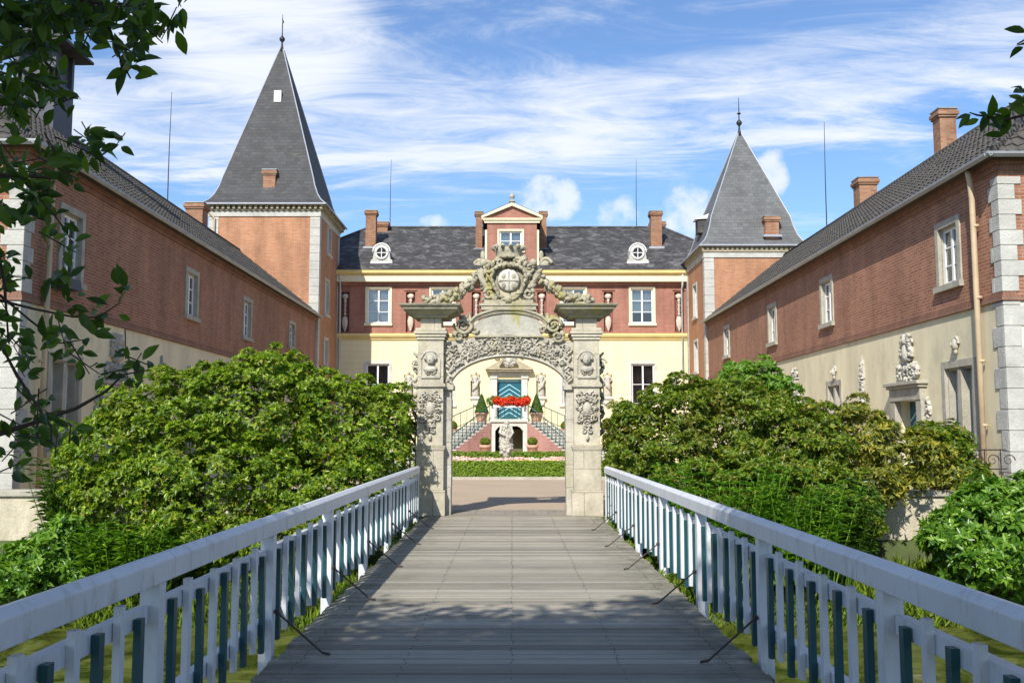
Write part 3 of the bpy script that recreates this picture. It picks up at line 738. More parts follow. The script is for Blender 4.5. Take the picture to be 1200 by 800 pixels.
mb = MB(); rd = random.Random(5)
for i in range(210):
    u = rd.uniform(.0, 1.16); t = rd.uniform(.07, .93)
    for s2 in (1, -1):
        x = AX+s2*u; lo = zin(x)+.05; hi = top(x)-.03; z = lo+(hi-lo)*t
        mb.blob((x, 19.585-rd.uniform(0, .03), z), (rd.uniform(.012, .024), rd.uniform(.02, .05), rd.uniform(.03, .06)), 6, 5, .25, seed=i, rot=s2*rd.uniform(-1.5, 1.5))
for s2 in (1, -1):
    for (u, z) in ((.35, 3.44), (.62, 3.38), (.88, 3.25), (1.08, 3.05), (1.14, 3.35)): scroll(mb, AX+s2*u, 19.55, z, .075, 1.3, s2, .022)
mb.build('spandrel_carving', M['stone'], gate, smooth=True)
for s2 in (1, -1):      # carved figures flanking the springing, hanging foliage
    mb = MB()
    for i in range(9): mb.blob((AX+s2*(1.20+.04*math.sin(i*2)), 19.58, 3.35-i*.095), (.03, .05, .085), 8, 6, .25, rot=(-1)**i*.9); mb.blob((AX+s2*(1.20-.04*math.sin(i*2)), 19.58, 3.31-i*.095), (.028, .05, .075), 8, 6, .25, rot=(-1)**(i+1)*.7)
    mb.build('hanging_carving', M['stone'], gate, smooth=True)
# attic: pale panel, cornice, crest
mb = MB(); 
poly = [(AX-.68, 3.60), (AX+.68, 3.60), (AX+.72, 3.78), (AX+.60, 3.92), (AX+.36, 4.02), (AX, 4.06), (AX-.36, 4.02), (AX-.60, 3.92), (AX-.72, 3.78)]
mb.prism(poly, 'y', 19.60, 19.96); mb.build('attic_panel', stone_mat('streaked_panel_stone', (.47, .45, .38), (.26, .25, .19), (.38, .34, .05), .9, 3.2), gate, bevel=.01)
mb = MB()
crv = [(-.80, 3.83), (-.70, 3.93), (-.55, 4.0), (-.34, 4.06), (-.12, 4.09)]; crv = crv+[(-a, z) for a, z in crv[::-1]]
mb.tube([(AX+a, 19.60, z) for a, z in crv], .045, 7); mb.tube([(AX+a*.98, 19.55, z+.055) for a, z in crv], .03, 7)
mb.box(AX-.56, AX+.56, 19.52, 19.98, 4.12, 4.20); mb.box(AX-.60, AX+.60, 19.50, 20.0, 4.203, 4.25); mb.box(AX-.50, AX+.50, 19.55, 19.95, 4.253, 4.33)
mb.box(AX-.70, AX+.70, 19.52, 19.98, 3.565, 3.598)
mb.build('attic_cornice', M['stone_l'], gate, smooth=False, bevel=.006)
for s2 in (1, -1):
    mb = MB(); rd = random.Random(9)
    for i in range(60):
        u, v = rd.uniform(-1, 1), rd.uniform(-1, 1)
        if u*u+v*v > 1: continue
        mb.blob((AX+s2*(.93+u*.2-.05*v), 19.68+rd.uniform(-.08, .1), 3.76+v*.24), (rd.uniform(.03, .07), rd.uniform(.05, .1), rd.uniform(.03, .07)), 8, 6, .25, seed=i)
    scroll(mb, AX+s2*.92, 19.54, 3.80, .17, 1.8, s2, .04); scroll(mb, AX+s2*1.0, 19.55, 3.58, .12, 1.5, -s2, .035)
    scroll(mb, AX+s2*.70, 19.58, 3.72, .08, 1.2, s2, .04)
    mb.tube([(AX+s2*.76, 19.62, 4.06), (AX+s2*.80, 19.6, 3.9), (AX+s2*.74, 19.6, 3.7)], [.05, .06, .03], 7)
    mb.build('volute', M['stone_l'], gate, smooth=True)
# cartouche with oval shield
mb = MB(); cz = 4.72
mb.prism([(AX+.44*math.cos(a), cz-.02+.46*math.sin(a)) for a in [2*math.pi*i/24 for i in range(24)]], 'y', 19.66, 19.92)
mb.prism([(AX-.5, 4.33), (AX+.5, 4.33), (AX+.36, 4.55), (AX-.36, 4.55)], 'y', 19.64, 19.94)
rd = random.Random(3)
for i in range(24):
    a = 2*math.pi*i/24; rr = .34+.03*math.sin(3*a)
    mb.blob((AX+rr*math.cos(a), 19.60, cz+rr*1.08*math.sin(a)), (.045, .08, .085), 8, 6, .3, seed=i, rot=a+rd.uniform(-.6, .6))
for s2 in (1, -1):
    for i in range(30):
        t = rd.random(); a = -math.pi*.42+t*math.pi*.85; rr = .47+rd.uniform(-.06, .06)
        mb.blob((AX+s2*rr*math.cos(a), 19.72+rd.uniform(-.1, .06), cz+rr*1.02*math.sin(a)), (rd.uniform(.04, .075), .08, rd.uniform(.07, .12)), 8, 6, .25, seed=i, rot=s2*rd.uniform(-1.4, 1.4))
    scroll(mb, AX+s2*.43, 19.6, cz+.28, .13, 1.5, s2, .045, 2); scroll(mb, AX+s2*.40, 19.6, cz-.26, .12, 1.5, -s2, .045, 1)
    scroll(mb, AX+s2*.17, 19.6, cz+.40, .09, 1.4, s2, .035, 0); scroll(mb, AX+s2*.20, 19.6, cz-.40, .10, 1.4, -s2, .035, 0)
    # curling side supporters running down to the cornice
    mb.tube([(AX+s2*.50, 19.7, cz+.30), (AX+s2*.56, 19.68, cz+.12), (AX+s2*.50, 19.66, cz-.06), (AX+s2*.38, 19.64, cz-.2), (AX+s2*.44, 19.64, cz-.34), (AX+s2*.56, 19.66, cz-.4)], [.06, .085, .07, .06, .05, .03], 8)
    mb.blob((AX+s2*.50, 19.64, cz+.38), (.09, .1, .09), 10, 8, .15)
mb.blob((AX, 19.58, cz-.38), (.09, .09, .10), 10, 8, .15)
crest = mb.build('coat_of_arms', M['stone_l'], gate, smooth=True)
mb = MB(); mb.lathe((0, 0, 0), [(.01, .055), (.12, .05), (.20, .03), (.235, 0)], 24)
me = [((AX+x), 19.615-z_, cz+.02+y_*1.02) for x, y_, z_ in mb.v]; mb.v = me; mb.build('oval_shield', M['stone_pale'], crest, smooth=True)
mb = MB(); mb.box(AX-.2, AX+.2, 19.548, 19.57, cz+.0, cz+.02); mb.box(AX-.01, AX+.01, 19.546, 19.57, cz-.19, cz+.21)
for dx, dz in ((-.1, .1), (.1, .1), (-.1, -.09), (.1, -.09)): mb.blob((AX+dx, 19.565, cz+dz), (.045, .02, .055), 8, 5, .2)
mb.build('heraldic_device', M['stone_l'], crest)
mb = MB(); zc = 5.20
mb.lathe((AX, 19.79, zc), [(.25, 0), (.265, .03), (.25, .06), (.27, .14), (.31, .22), (.27, .21), (.22, .12)], 28)
for i in range(12):
    a = 2*math.pi*i/12+.13; x, y = AX+.31*math.cos(a), 19.79+.31*math.sin(a)
    mb.blob((x, y, zc+.24), (.05, .05, .055), 7, 5, .1); mb.blob((x+.05*math.cos(a), y+.05*math.sin(a), zc+.24), (.035, .035, .02), 6, 4, .1)
    mb.blob((AX+.27*math.cos(a+.26), 19.79+.27*math.sin(a+.26), zc+.03), .022, 6, 4, 0)
mb.build('crown', M['stone_l'], gate, smooth=True)
for s2 in (1, -1):      # thick fruit garlands sweeping down on to the pier caps
    mb = MB(); rd = random.Random(12+s2)
    path = [(.50, 4.98), (.62, 4.86), (.80, 4.68), (.98, 4.54), (1.15, 4.42), (1.35, 4.36), (1.55, 4.32), (1.74, 4.30)]
    for i in range(len(path)-1):
        for q in range(19):
            t = q/19; x = path[i][0]*(1-t)+path[i+1][0]*t; z = path[i][1]*(1-t)+path[i+1][1]*t
            R_ = (.06+.05*math.sin(math.pi*min(1, (i+t)/4.5)) if i < 4 else .115)
            a = rd.uniform(0, 6.28)
            u_ = rd.uniform(.03, .055); mb.blob((AX+s2*x+rd.uniform(-.03, .03), 19.76+R_*.9*math.cos(a), z+R_*.8*math.sin(a)), (u_, u_*1.2, u_*rd.uniform(1.1, 2)), 8, 6, .25, seed=q, rot=s2*rd.uniform(-1.6, 1.2))
    mb.tube([(AX+s2*a, 19.76, z) for a, z in path], .06, 7)
    mb.build('garland', M['stone_l'], gate, smooth=True)

gate.location.y += .5; gate.scale = (1.02, 1.02, 1.02)
# wrought iron side gate behind the left pier
ig = thing('iron_side_gate', (-2.35, 20.3, 0), 'black wrought iron side gate half hidden behind the left gate pier', 'iron gate')
mb = MB(); 
for i in range(6): mb.tube([(-2.62+i*.115, 20.7, .0), (-2.62+i*.115, 20.7, 2.0+.12*math.sin(i*.6))], .014, 5)
for zz in (.2, 1.1, 1.95): mb.tube([(-2.66, 20.7, zz), (-2.05, 20.7, zz)], .016, 5)
for i in range(5): scroll(mb, -2.56+i*.115, 20.7, 2.1, .06, 1.2, 1, .012)
mb.build('gate_leaf', M['iron'], ig)
# ================================================================== MAIN BUILDING
FY = 57.0
def xf(px, py=400): return PY(px, py, FY)[0]
def zf(py): return PY(600, py, FY)[1]
house = thing('manor_house', (0, FY+5, 0), 'two storey brick and cream manor house with dark hipped roof at the courtyard end', 'manor house')
Zc0, Zc1 = zf(398), zf(391); Ze0, Ze1 = zf(331), zf(318); HX = 14.2
T0 = facing((0, FY, 0), 0)
up_w = [(xf(430, 358), xf(457, 358)), (xf(505, 358), xf(532, 358)), (xf(658, 358), xf(686, 358)), (xf(739, 358), xf(766, 358))]
uz0, uz1 = zf(379), zf(338); lz0, lz1 = zf(474), zf(426)
niU = [xf(404, 365), xf(481, 365), xf(558, 365), xf(635, 365), xf(713, 365), xf(796, 365)]
niL = [xf(479, 450), xf(557, 450), xf(634, 450), xf(712, 450), xf(790, 450)]
holesU = [(a, b_, uz0, uz1) for a, b_ in up_w]+[(x-.27, x+.27, zf(389), zf(342)) for x in niU]
lo_w = [(a-.02, b_+.02) for a, b_ in up_w]; lo_w = [lo_w[0], (xf(507, 450), xf(531, 450)), (xf(659, 450), xf(683, 450)), lo_w[3]]
dx0, dx1, dz0, dz1 = xf(582.5, 460), xf(611, 460), 2.44, zf(444)
holesL = [(a, b_, lz0, lz1) for a, b_ in lo_w]+[(dx0, dx1, dz0, dz1)]+[(x-.28, x+.28, zf(465), zf(439)) for x in niL]
mb = MB(); mb.T = T0; wall_holes(mb, -HX, HX, Zc1, Ze0, [h for h in holesU if h in holesU[:4]]+holesU[4:], .3)
mb.T = None; mb.box(-HX, -HX+.3, FY+.01, FY+10, Zc1, Ze0); mb.box(HX-.3, HX, FY+.01, FY+10, Zc1, Ze0); mb.box(-HX, HX, FY+10, FY+10.3, Zc1, Ze0)
mb.build('upper_wall', [M['brick_main'], M['dark']], house)
mb = MB(); mb.T = T0; wall_holes(mb, -HX, HX, 0, Zc0, holesL, .34)
mb.T = None; mb.box(-HX, -HX+.3, FY+.01, FY+10, 0, Zc0); mb.box(HX-.3, HX, FY+.01, FY+10, 0, Zc0); mb.box(-HX, HX, FY+10, FY+10.3, 0, Zc0)
mb.build('lower_wall', [M['cream_main'], M['dark']], house)
mb = MB(); mb.box(-HX, HX, FY-.08, FY+.3, Zc0, Zc0+.12); mb.box(-HX, HX, FY-.16, FY+.3, Zc0+.122, Zc0+.2); mb.box(-HX, HX, FY-.22, FY+.3, Zc0+.202, Zc1)
mb.build('string_course', M['yellow'], house)
mb = MB(); mb.box(-HX, HX, FY-.12, FY+.3, Ze0-.2, Ze0); 
mb.build('brick_cornice', M['brick_main'], house)
mb = MB(); mb.box(-HX, HX, FY-.42, FY+.3, Ze0+.002, Ze0+.36); mb.build('cornice', M['cream_frame'], house)
mb = MB(); mb.prism([(FY-.44, Ze0+.362), (FY+.3, Ze0+.362), (FY+.3, Ze1), (FY-.62, Ze1), (FY-.60, Ze1-.18)], 'x', -HX, HX); mb.build('gutter', M['yellow'], house)
# roof
ZR = PY(600, 267, FY+5.2)[1]; r0 = Ze1+.01
rx0, rx1 = PY(432, 267, FY+5.2)[0], PY(777, 267, FY+5.2)[0]
ex = HX+.5; y0, y1, yr = FY-.65, FY+11, FY+5.2
mb = MB(); mb.face([(-ex,y0,r0),(ex,y0,r0),(rx1,yr,ZR),(rx0,yr,ZR)]); mb.face([(-ex,y1,r0),(ex,y1,r0),(rx1,yr,ZR),(rx0,yr,ZR)])
mb.face([(-ex,y0,r0),(-ex,y1,r0),(rx0,yr,ZR)]); mb.face([(ex,y0,r0),(ex,y1,r0),(rx1,yr,ZR)]); mb.face([(-ex,y0,r0),(ex,y0,r0),(ex,y1,r0),(-ex,y1,r0)])
roof = mb.build('roof', M['slate_main'], house)
mb = MB(); mb.tube([(rx0, yr, ZR+.02), (rx1, yr, ZR+.02)], .1, 6)
for rxx, exx in ((rx0, -ex), (rx1, ex)): mb.tube([(rxx, yr, ZR+.02), (exx, y0, r0+.02)], .08, 6)
mb.build('ridge_tiles', M['slate_main'], roof)
def slope_z(y): return r0+(ZR-r0)*(y-y0)/(yr-y0)
# windows
for k, (a, b_) in enumerate(up_w):
    window(house, T0, 0, a, uz0, b_-a, uz1-uz0, .10, .03, 'white', 'cream_frame', 2, 3, .12, True, curtain=2 if k in (1, 3) else 1)
for k, (a, b_) in enumerate(lo_w):
    window(house, T0, 0, a, lz0, b_-a, lz1-lz0, .14, .03, 'white', 'stone_pale', 2, 2, .14, True, 0)
# hanging plaster ornaments in the upper brick niches
om = MB()
for i in range(1): 
    om.blob((0, 0, 1.98), (.2, .1, .17), 10, 8, .1); om.blob((0, 0, 1.72), (.10, .08, .12), 8, 6, .1)
    for q in range(6): om.blob((0, 0, 1.56-q*.13), (.08+.02*(q % 2), .08, .075), 8, 6, .15)
    om.lathe((0, 0, 0), [(.02, -.15), (.07, 0), (.17, .25), (.19, .5), (.14, .72), (.08, .8)], 12, 1, .6)
om_me = om.mesh('wall_ornament', M['herm'], True)
zb = zf(386)
for k, x in enumerate(niU):
    place('wall_ornament', om_me, house, (x, FY+.10, zb))
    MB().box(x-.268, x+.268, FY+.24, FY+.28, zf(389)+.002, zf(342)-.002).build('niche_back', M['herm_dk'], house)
    MB().box(x-.38, x+.38, FY-.06, FY+.02, zf(342)+.08, zf(342)+.17).build('niche_hood', M['brick_main'], house)
# lower niches: shell head + bracket; statues are things of their own
sh = MB(); 
for i in range(9):
    a = math.pi*i/8; sh.tube([(0, .05, 0), (.26*math.cos(a), -.02, .26*math.sin(a))], [.02, .045], 5)
sh_me = sh.mesh('niche_shell', plain('ochre_shell_plaster', (.50, .40, .16), .8, .15, 5, .2), True)
bk = MB(); bk.box(-.30, .30, -.22, .1, -.12, 0); bk.prism([(-.24, -.12), (.24, -.12), (.17, -.42), (0, -.5), (-.17, -.42)], 'y', -.14, .08); bk_me = bk.mesh('niche_bracket', M['stone_pale'])
fig = MB(); figure(fig, (0, 0, 0), 1.42, 1)
fig2 = MB(); figure(fig2, (0, 0, 0), 1.42, 4, 1); figs = [fig.mesh('body', M['stone_fig'], True), fig2.mesh('body', M['stone_fig'], True)]
nl = ['draped stone statue in the niche left of the left gate pier', 'draped stone statue in the niche left of the teal door', 'draped stone statue in the niche right of the teal door', 'draped stone statue in the niche just right of the right gate pier', 'stone statue in the rightmost niche, its head showing above the right bush']
pl = MB(); pl.box(-.2, .2, -.16, .16, 0, .06); pl_me = pl.mesh('base', M['stone_fig'])
for k, x in enumerate(niL):
    MB().box(x-.278, x+.278, FY+.26, FY+.31, zf(465)+.002, zf(439)-.002).build('niche_back', M['cream_wing'], house)
    place('niche_shell', sh_me, house, (x, FY+.03, zf(442.5))); place('niche_bracket', bk_me, house, (x, FY-.004, zf(465)))
    s = thing('statue', (x, FY-.02, zf(465)+.003), nl[k], 'statue', 'statues in the niches of the manor house')
    place('base', pl_me, s, (x, FY-.02, zf(465)+.003)); o = place('body', figs[k % 2], s, (x, FY-.02, zf(465)+.063))
    if k > 2: o.scale = (-1, 1, 1)
# chimneys
def chimney(parent, cx, cy, zb_, zt, hw, hd=None, mat='brick_chimney', flash=True, pot=False):
    hd = hd or hw; mb = MB(); mb.box(cx-hw, cx+hw, cy-hd, cy+hd, zb_, zt-.28)
    mb.box(cx-hw-.05, cx+hw+.05, cy-hd-.05, cy+hd+.05, zt-.279, zt-.2); mb.box(cx-hw-.09, cx+hw+.09, cy-hd-.09, cy+hd+.09, zt-.199, zt-.08)
    mb.box(cx-hw-.04, cx+hw+.04, cy-hd-.04, cy+hd+.04, zt-.079, zt)
    c = mb.build('chimney', M[mat], parent)
    MB().box(cx-hw-.07, cx+hw+.07, cy-hd-.07, cy+hd+.07, zt+.002, zt+.05).build('capstone', M['zinc'], c)
    if flash:
        MB().box(cx-hw-.13, cx+hw+.13, cy-hd-.10, cy+hd*.2, zb_+.1, flash if flash is not True else zb_+.75).build('flashing', M['lead'], c)
    return c
for px, w_, pyt, pyb, yy in ((435.5, 14, 248, 283, 59.6), (561.5, 9, 249, 279, 59.4), (636.5, 9, 249, 279, 59.4), (768, 15, 249, 279, 59.6)):
    x, zt = PY(px, pyt, yy); zl = slope_z(yy)-.7
    chimney(house, x, yy, zl, zt, w_*yy/1140/2*.86, flash=zl+.55)
for px, yy in ((447, 61), (778-8, 61.6)):
    x, zt = PY(px, 262, yy+1); chimney(house, x, yy+1, ZR-.8, zt, .45, flash=False)
# round dormers
for px in (447, 747.5):
    x, zc = PY(px, 296, FY+.1); yy = FY+.15
    mb = MB(); n = 24
    outer = [(-.74, -.72), (-.74, -.5), (-.60, -.42), (-.56, -.1), (-.50, .22), (-.36, .50), (-.15, .62), (0, .65), (.15, .62), (.36, .50), (.50, .22), (.56, -.1), (.60, -.42), (.74, -.5), (.74, -.72)]
    ring = [(.34*math.cos(2*math.pi*i/n), .34*math.sin(2*math.pi*i/n)) for i in range(n)]
    mb.prism([(x+a*.86, zc+b_*.86) for a, b_ in outer], 'y', yy, yy+1.6)
    d = mb.build('round_dormer', M['quoin'], house)
    mb = MB(); mb.tube([(x+.35*math.cos(a), yy-.03, zc+.35*math.sin(a)) for a in [2*math.pi*i/24 for i in range(25)]], .065, 7)
    mb.tube([(x+.52*math.cos(a), yy-.01, zc+.02+.55*math.sin(a)) for a in [math.pi*i/12 for i in range(13)]], .04, 6)
    mb.box(x-.66, x+.66, yy-.05, yy+.02, zc-.66, zc-.56); mb.build('frame', M['white'], d, smooth=True)
    mb = MB(); mb.prism([(x+.31*math.cos(a), zc+.31*math.sin(a)) for a in [2*math.pi*i/24 for i in range(24)]], 'y', yy-.012, yy-.004); mb.build('pane', M['dark'], d)
    mb = MB(); mb.box(x-.02, x+.02, yy-.035, yy-.015, zc-.3, zc+.3); mb.box(x-.30, x-.022, yy-.035, yy-.015, zc-.02, zc+.02); mb.box(x+.022, x+.30, yy-.035, yy-.015, zc-.02, zc+.02); mb.build('glazing_bar', M['white'], d)
# central gable dormer
gx0, gx1 = xf(571, 290), xf(629, 290); gcx = (gx0+gx1)/2; gy = FY-.12; gzt = zf(262)
gw0, gw1, gwz0, gwz1 = xf(585, 285), xf(612, 285), zf(294), zf(271)
mb = MB(); mb.T = facing((0, gy, 0), 0); wall_holes(mb, gx0, gx1, Ze1+.02, gzt, [(gw0, gw1, gwz0, gwz1)], .3); mb.T = None
mb.box(gx0, gx0+.25, gy+.01, gy+4, Ze1+.02, gzt); mb.box(gx1-.25, gx1, gy+.01, gy+4, Ze1+.02, gzt)
gd = mb.build('gable', [M['brick_main'], M['dark']], house)
wo = window(house, facing((0, gy, 0), 0), 0, gw0, gwz0, gw1-gw0, gwz1-gwz0, .10, .03, 'white', 'cream_frame', 2, 2, .12, True, 1)
mb = MB(); pz = zf(242)
for (a, e, yy_) in ((0, .18, .10), (.13, .26, .16), (.20, .32, .2)): mb.box(gx0-e, gx1+e, gy-yy_, gy+.0, gzt+a, gzt+a+(.128 if a == 0 else .068))
for s2 in (-1, 1):
    e = gcx+s2*((gx1-gx0)/2+.34); mb.prism([(e, gzt+.27), (gcx, pz-.02), (gcx, pz+.20), (e, gzt+.42)], 'y', gy-.22, gy+.1)
mb.build('pediment_moulding', M['cream_frame'], gd)
mb = MB(); mb.prism([(gx0-.2, gzt+.27), (gx1+.2, gzt+.27), (gcx, pz-.05)], 'y', gy-.02, gy+.08); mb.build('pediment', M['brick_main'], gd)
mb = MB(); e = (gx1-gx0)/2+.34
mb.face([(gcx-e, gy-.25, gzt+.43), (gcx, gy-.25, pz+.21), (gcx, gy+4.6, pz+.21), (gcx-e, gy+4.2, gzt+.43)]); mb.face([(gcx+e, gy-.25, gzt+.43), (gcx, gy-.25, pz+.21), (gcx, gy+4.6, pz+.21), (gcx+e, gy+4.2, gzt+.43)])
mb.build('gable_roof', M['slate_main'], gd)
mb = MB(); mb.lathe((gcx, gy-.1, pz+.2), [(.2, 0), (.16, .08), (.08, .14), (.07, .2), (.16, .3), (.17, .38), (.08, .46), (.02, .56)], 12); mb.build('urn_finial', M['stone_l'], gd, smooth=True)
for s2 in (-1, 1):
    mb = MB(); xe = gcx+s2*(gx1-gx0)/2; mb.box(*sorted((xe+s2*.01, xe+s2*.13)), gy+.02, gy+.2, Ze1+.02, gzt-.4); mb.build('corner_strip', M['cream_frame'], gd)
    mb = MB(); scroll(mb, xe+s2*.5, gy+.1, Ze1+.45, .38, 1.3, s2, .12, 0); mb.blob((xe+s2*.42, gy+.12, Ze1+.4), (.34, .1, .38), 12, 8, .08); mb.blob((xe+s2*.26, gy+.12, Ze1+.95), (.15, .1, .3), 9, 7, .08)
    mb.build('scroll_bracket', M['stone_l'], gd, smooth=True)
# lightning rods
def rod(parent, x, y, z0, z1): MB().tube([(x, y, z0), (x, y, z0+(z1-z0)*.5), (x+.03, y, z1)], [.03, .022, .012], 5).build('lightning_rod', M['iron'], parent)
for pxt, pxb in ((458, 456), (745, 745.5)): x, zt = PY(pxt, 187, yr); rod(house, x, yr, ZR-.1, zt)
# drain pipes
for px in (399, 799):
    x = xf(px, 360); mb = MB(); mb.tube([(x, FY-.5, Ze1-.1), (x, FY-.3, Ze0-.25), (x, FY-.1, Ze0-.45), (x, FY-.1, .1)], .06, 7); mb.build('drain_pipe', M['pipe_grey'], house, smooth=True)
# door and portal
mb = MB(); dy = FY+.26; mb.box(dx0, dx1, dy, dy+.06, dz0, dz1); dm = (dx0+dx1)/2
door = mb.build('door', M['teal'], house)
mb = MB(); hw = (dx1-dx0)/2
mb.box(dx0, dx1, dy-.02, dy-.002, dz1-.16, dz1)
for q in range(9):
    zt = dz1-.28-q*.27
    for s2 in (-1, 1):
        A = (dm, zt); B = (dm+s2*hw*.92, zt-.42)
        if B[1] < dz0: break
        mb.prism([(A[0], A[1]), (B[0], B[1]), (B[0], B[1]-.055), (A[0], A[1]-.055)], 'y', dy-.018, dy-.003)
mb.build('chevron_boards', M['teal_pale'], door)
mb = MB()
for s2 in (-1, 1):
    xa, xb = sorted((dm+s2*hw, dm+s2*(hw+.36))); mb.box(xa, xb, FY-.12, FY+.28, dz0, dz1+.02); xa, xb = sorted((dm+s2*(hw-.02), dm+s2*(hw+.42))); mb.box(xa, xb, FY-.17, FY+.1, dz1+.023, dz1+.16); mb.box(xa, xb, FY-.16, FY+.1, dz0, dz0+.2)
mb.box(dm-hw-.36, dm+hw+.36, FY-.12, FY+.1, dz1+.163, dz1+.42)
mb.build('door_surround', M['stone_pale'], house, bevel=.01)
mb = MB(); zz = dz1+.42
mb.box(dm-hw-.60, dm+hw+.60, FY-.42, FY+.02, zz+.003, zz+.10); mb.box(dm-hw-.68, dm+hw+.68, FY-.50, FY+.02, zz+.103, zz+.18)
for s2 in (-1, 1):
    e = dm+s2*(hw+.66); mb.prism([(e, zz+.183), (dm+s2*.42, zz+.72), (dm+s2*.30, zz+.66), (dm+s2*.42, zz+.5), (dm+s2*.55, zz+.33), (dm+s2*.55, zz+.183)], 'y', FY-.42, FY+.02)
mb.build('door_pediment', M['tan_stone'], house, bevel=.01)
mb = MB(); relief(mb, dm, zz+.62, 1.1, .8, FY-.2, 40, 8, .09, .1); 
for s2 in (-1, 1): scroll(mb, dm+s2*.75, FY-.1, zz+.9, .16, 1.5, s2, .045); mb.blob((dm+s2*1.0, FY-.1, zz+1.0), (.2, .1, .12), 8, 6, .2)
mb.blob((dm, FY-.25, zz+.75), (.22, .15, .3), 12, 8, .08); mb.blob((dm, FY-.2, zz+1.15), (.14, .1, .14), 10, 6, .2)
mb.build('door_crest', M['stone_pale'], house, smooth=True)
mb = MB()
for q in range(4): mb.box(dm-.95+q*.52, dm-.62+q*.52, FY-.01, FY+.02, zf(415), zf(409.5))
mb.build('fanlight_slots', M['dark'], house)

# ------------------------------------------------------------------ landing and double stair (one structure)
st = thing('entrance_stair', (dm, 53.5, 0), 'double flight of stone entrance steps with brick sides and teal iron rails', 'staircase')
LZ, LY = 2.44, 53.0; lx = .99
mb = MB(); mb.box(dm-lx-.06, dm+lx+.06, LY-.1, FY-.55, LZ-.16, LZ); mb.build('landing', M['stone_pale'], st, bevel=.01)
mb = MB()
for s2 in (-1, 1): xa, xb = sorted((dm+s2*lx, dm+s2*(lx-.24))); mb.box(xa, xb, LY, LY+.5, 0, LZ-.163); 
mb.box(dm-.75, dm+.75, LY, LY+.5, 2.06, LZ-.163)
for s2 in (-1, 1): mb.prism([(dm+s2*.748, 2.058), (dm+s2*.748, 1.8), (dm+s2*.60, 1.99), (dm+s2*.45, 2.058)], 'y', LY, LY+.5)
mb.build('arch_piers', M['stone_pale'], st, bevel=.008)
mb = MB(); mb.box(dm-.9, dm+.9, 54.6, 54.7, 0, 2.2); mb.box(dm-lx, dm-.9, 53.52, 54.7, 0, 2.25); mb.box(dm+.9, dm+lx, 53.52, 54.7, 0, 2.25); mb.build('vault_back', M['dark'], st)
mb = MB(); mb.box(dm-.12, dm+.72, 54.4, 54.5, .3, 1.9); mb.build('cellar_door', plain('olive_cellar_door', (.14, .12, .05), .7, .2, 4, .1), st)
NS = 15
for s2 in (-1, 1):
    tr = MB(); wl = MB(); ri = MB()
    for k in range(1, NS+1):
        z = LZ-k*.162; xi = lx+.2*k-.2; xo = 1.72+.36*k; yf = LY-.12*k; 
        xa, xb = sorted((dm+s2*(xi), dm+s2*xo)); tr.box(xa, xb, yf-.04, FY-1.2, z-.05, z); ri.box(xa+.01, xb-.01, yf, FY-1.21, max(0, z-.165), z-.051)
        a = (dm+s2*xi, yf-.001); b_ = (dm+s2*(xi+.2), yf-.121)
        wl.prism([a, b_, (b_[0], b_[1]+.14), (a[0], a[1]+.14)], 'z', 0, z-.052)
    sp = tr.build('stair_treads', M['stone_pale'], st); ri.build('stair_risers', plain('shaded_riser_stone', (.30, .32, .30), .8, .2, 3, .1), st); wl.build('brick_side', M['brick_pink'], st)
    # railings
    for (fx, nm) in ((lambda k: (lx+.2*k-.12, LY-.12*k+.05), 'i'), (lambda k: (1.68+.36*k, FY-1.25-.12*k), 'o')):
        mb = MB(); top_ = []
        for k in range(0, NS+1):
            x, y = fx(k); z = LZ-k*.162
            if k % 1 == 0: mb.tube([(dm+s2*x, y, z), (dm+s2*x, y, z+.88)], .018, 5)
            top_.append((dm+s2*x, y, z+.88))
        mb.tube(top_, .03, 6); mb.tube([(a, b_, c_-.72) for a, b_, c_ in top_], .02, 5)
        x, y, z = top_[-1]; 
        if nm == 'i': mb.lathe((x, y-.05, 0), [(.09, 0), (.09, .95), (.12, 1.0), (.1, 1.08), (.03, 1.14)], 10)
        mb.build('stair_railing', M['iron_green'], st)
    MB().lathe((dm+s2*3.12, 50.75, 0), [(.09, 0), (.09, .85), (.13, .9), (.1, 1.0), (.03, 1.08)], 10).build('newel_post', M['iron_green'], st)
mb = MB(); 
for i in range(7): mb.tube([(dm-.70+i*.233, LY-.02, LZ), (dm-.70+i*.233, LY-.02, LZ+.86)], .018, 5)
mb.tube([(dm-lx, LY-.02, LZ+.87), (dm+lx, LY-.02, LZ+.87)], .028, 6); mb.tube([(dm-lx, LY-.02, LZ+.1), (dm+lx, LY-.02, LZ+.1)], .02, 6)
mb.build('balcony_railing', M['iron_green'], st)
mb = MB()
for s2 in (-1, 1): mb.box(dm+s2*.88-.07, dm+s2*.88+.07, LY-.08, LY+.06, LZ+.002, LZ+.86)
mb.build('balcony_post', M['white'], st)
# flower box
fb = thing('flower_box', (dm, LY-.12, LZ+.8), 'white balcony flower box overflowing with red geraniums', 'flower box')
MB().box(dm-.85, dm+.85, LY-.32, LY-.06, LZ+.62, LZ+.80).build('trough', M['white'], fb)
lum = [(dm+q*.27-.95, LY-.2, LZ+.98+.05*math.sin(q*2), .24, .22, .24) for q in range(8)]
grow('leaves', M['leaf_laurel'], fb, lum, 700, 4, .09, .06, .5)
grow('flowers', M['flower_red'], fb, [(a+.02, b_-.09, c_-.03, d_*.85, e_*.9, f_*.9) for a, b_, c_, d_, e_, f_ in lum[1:]], 1500, 5, .06, .06, .75)

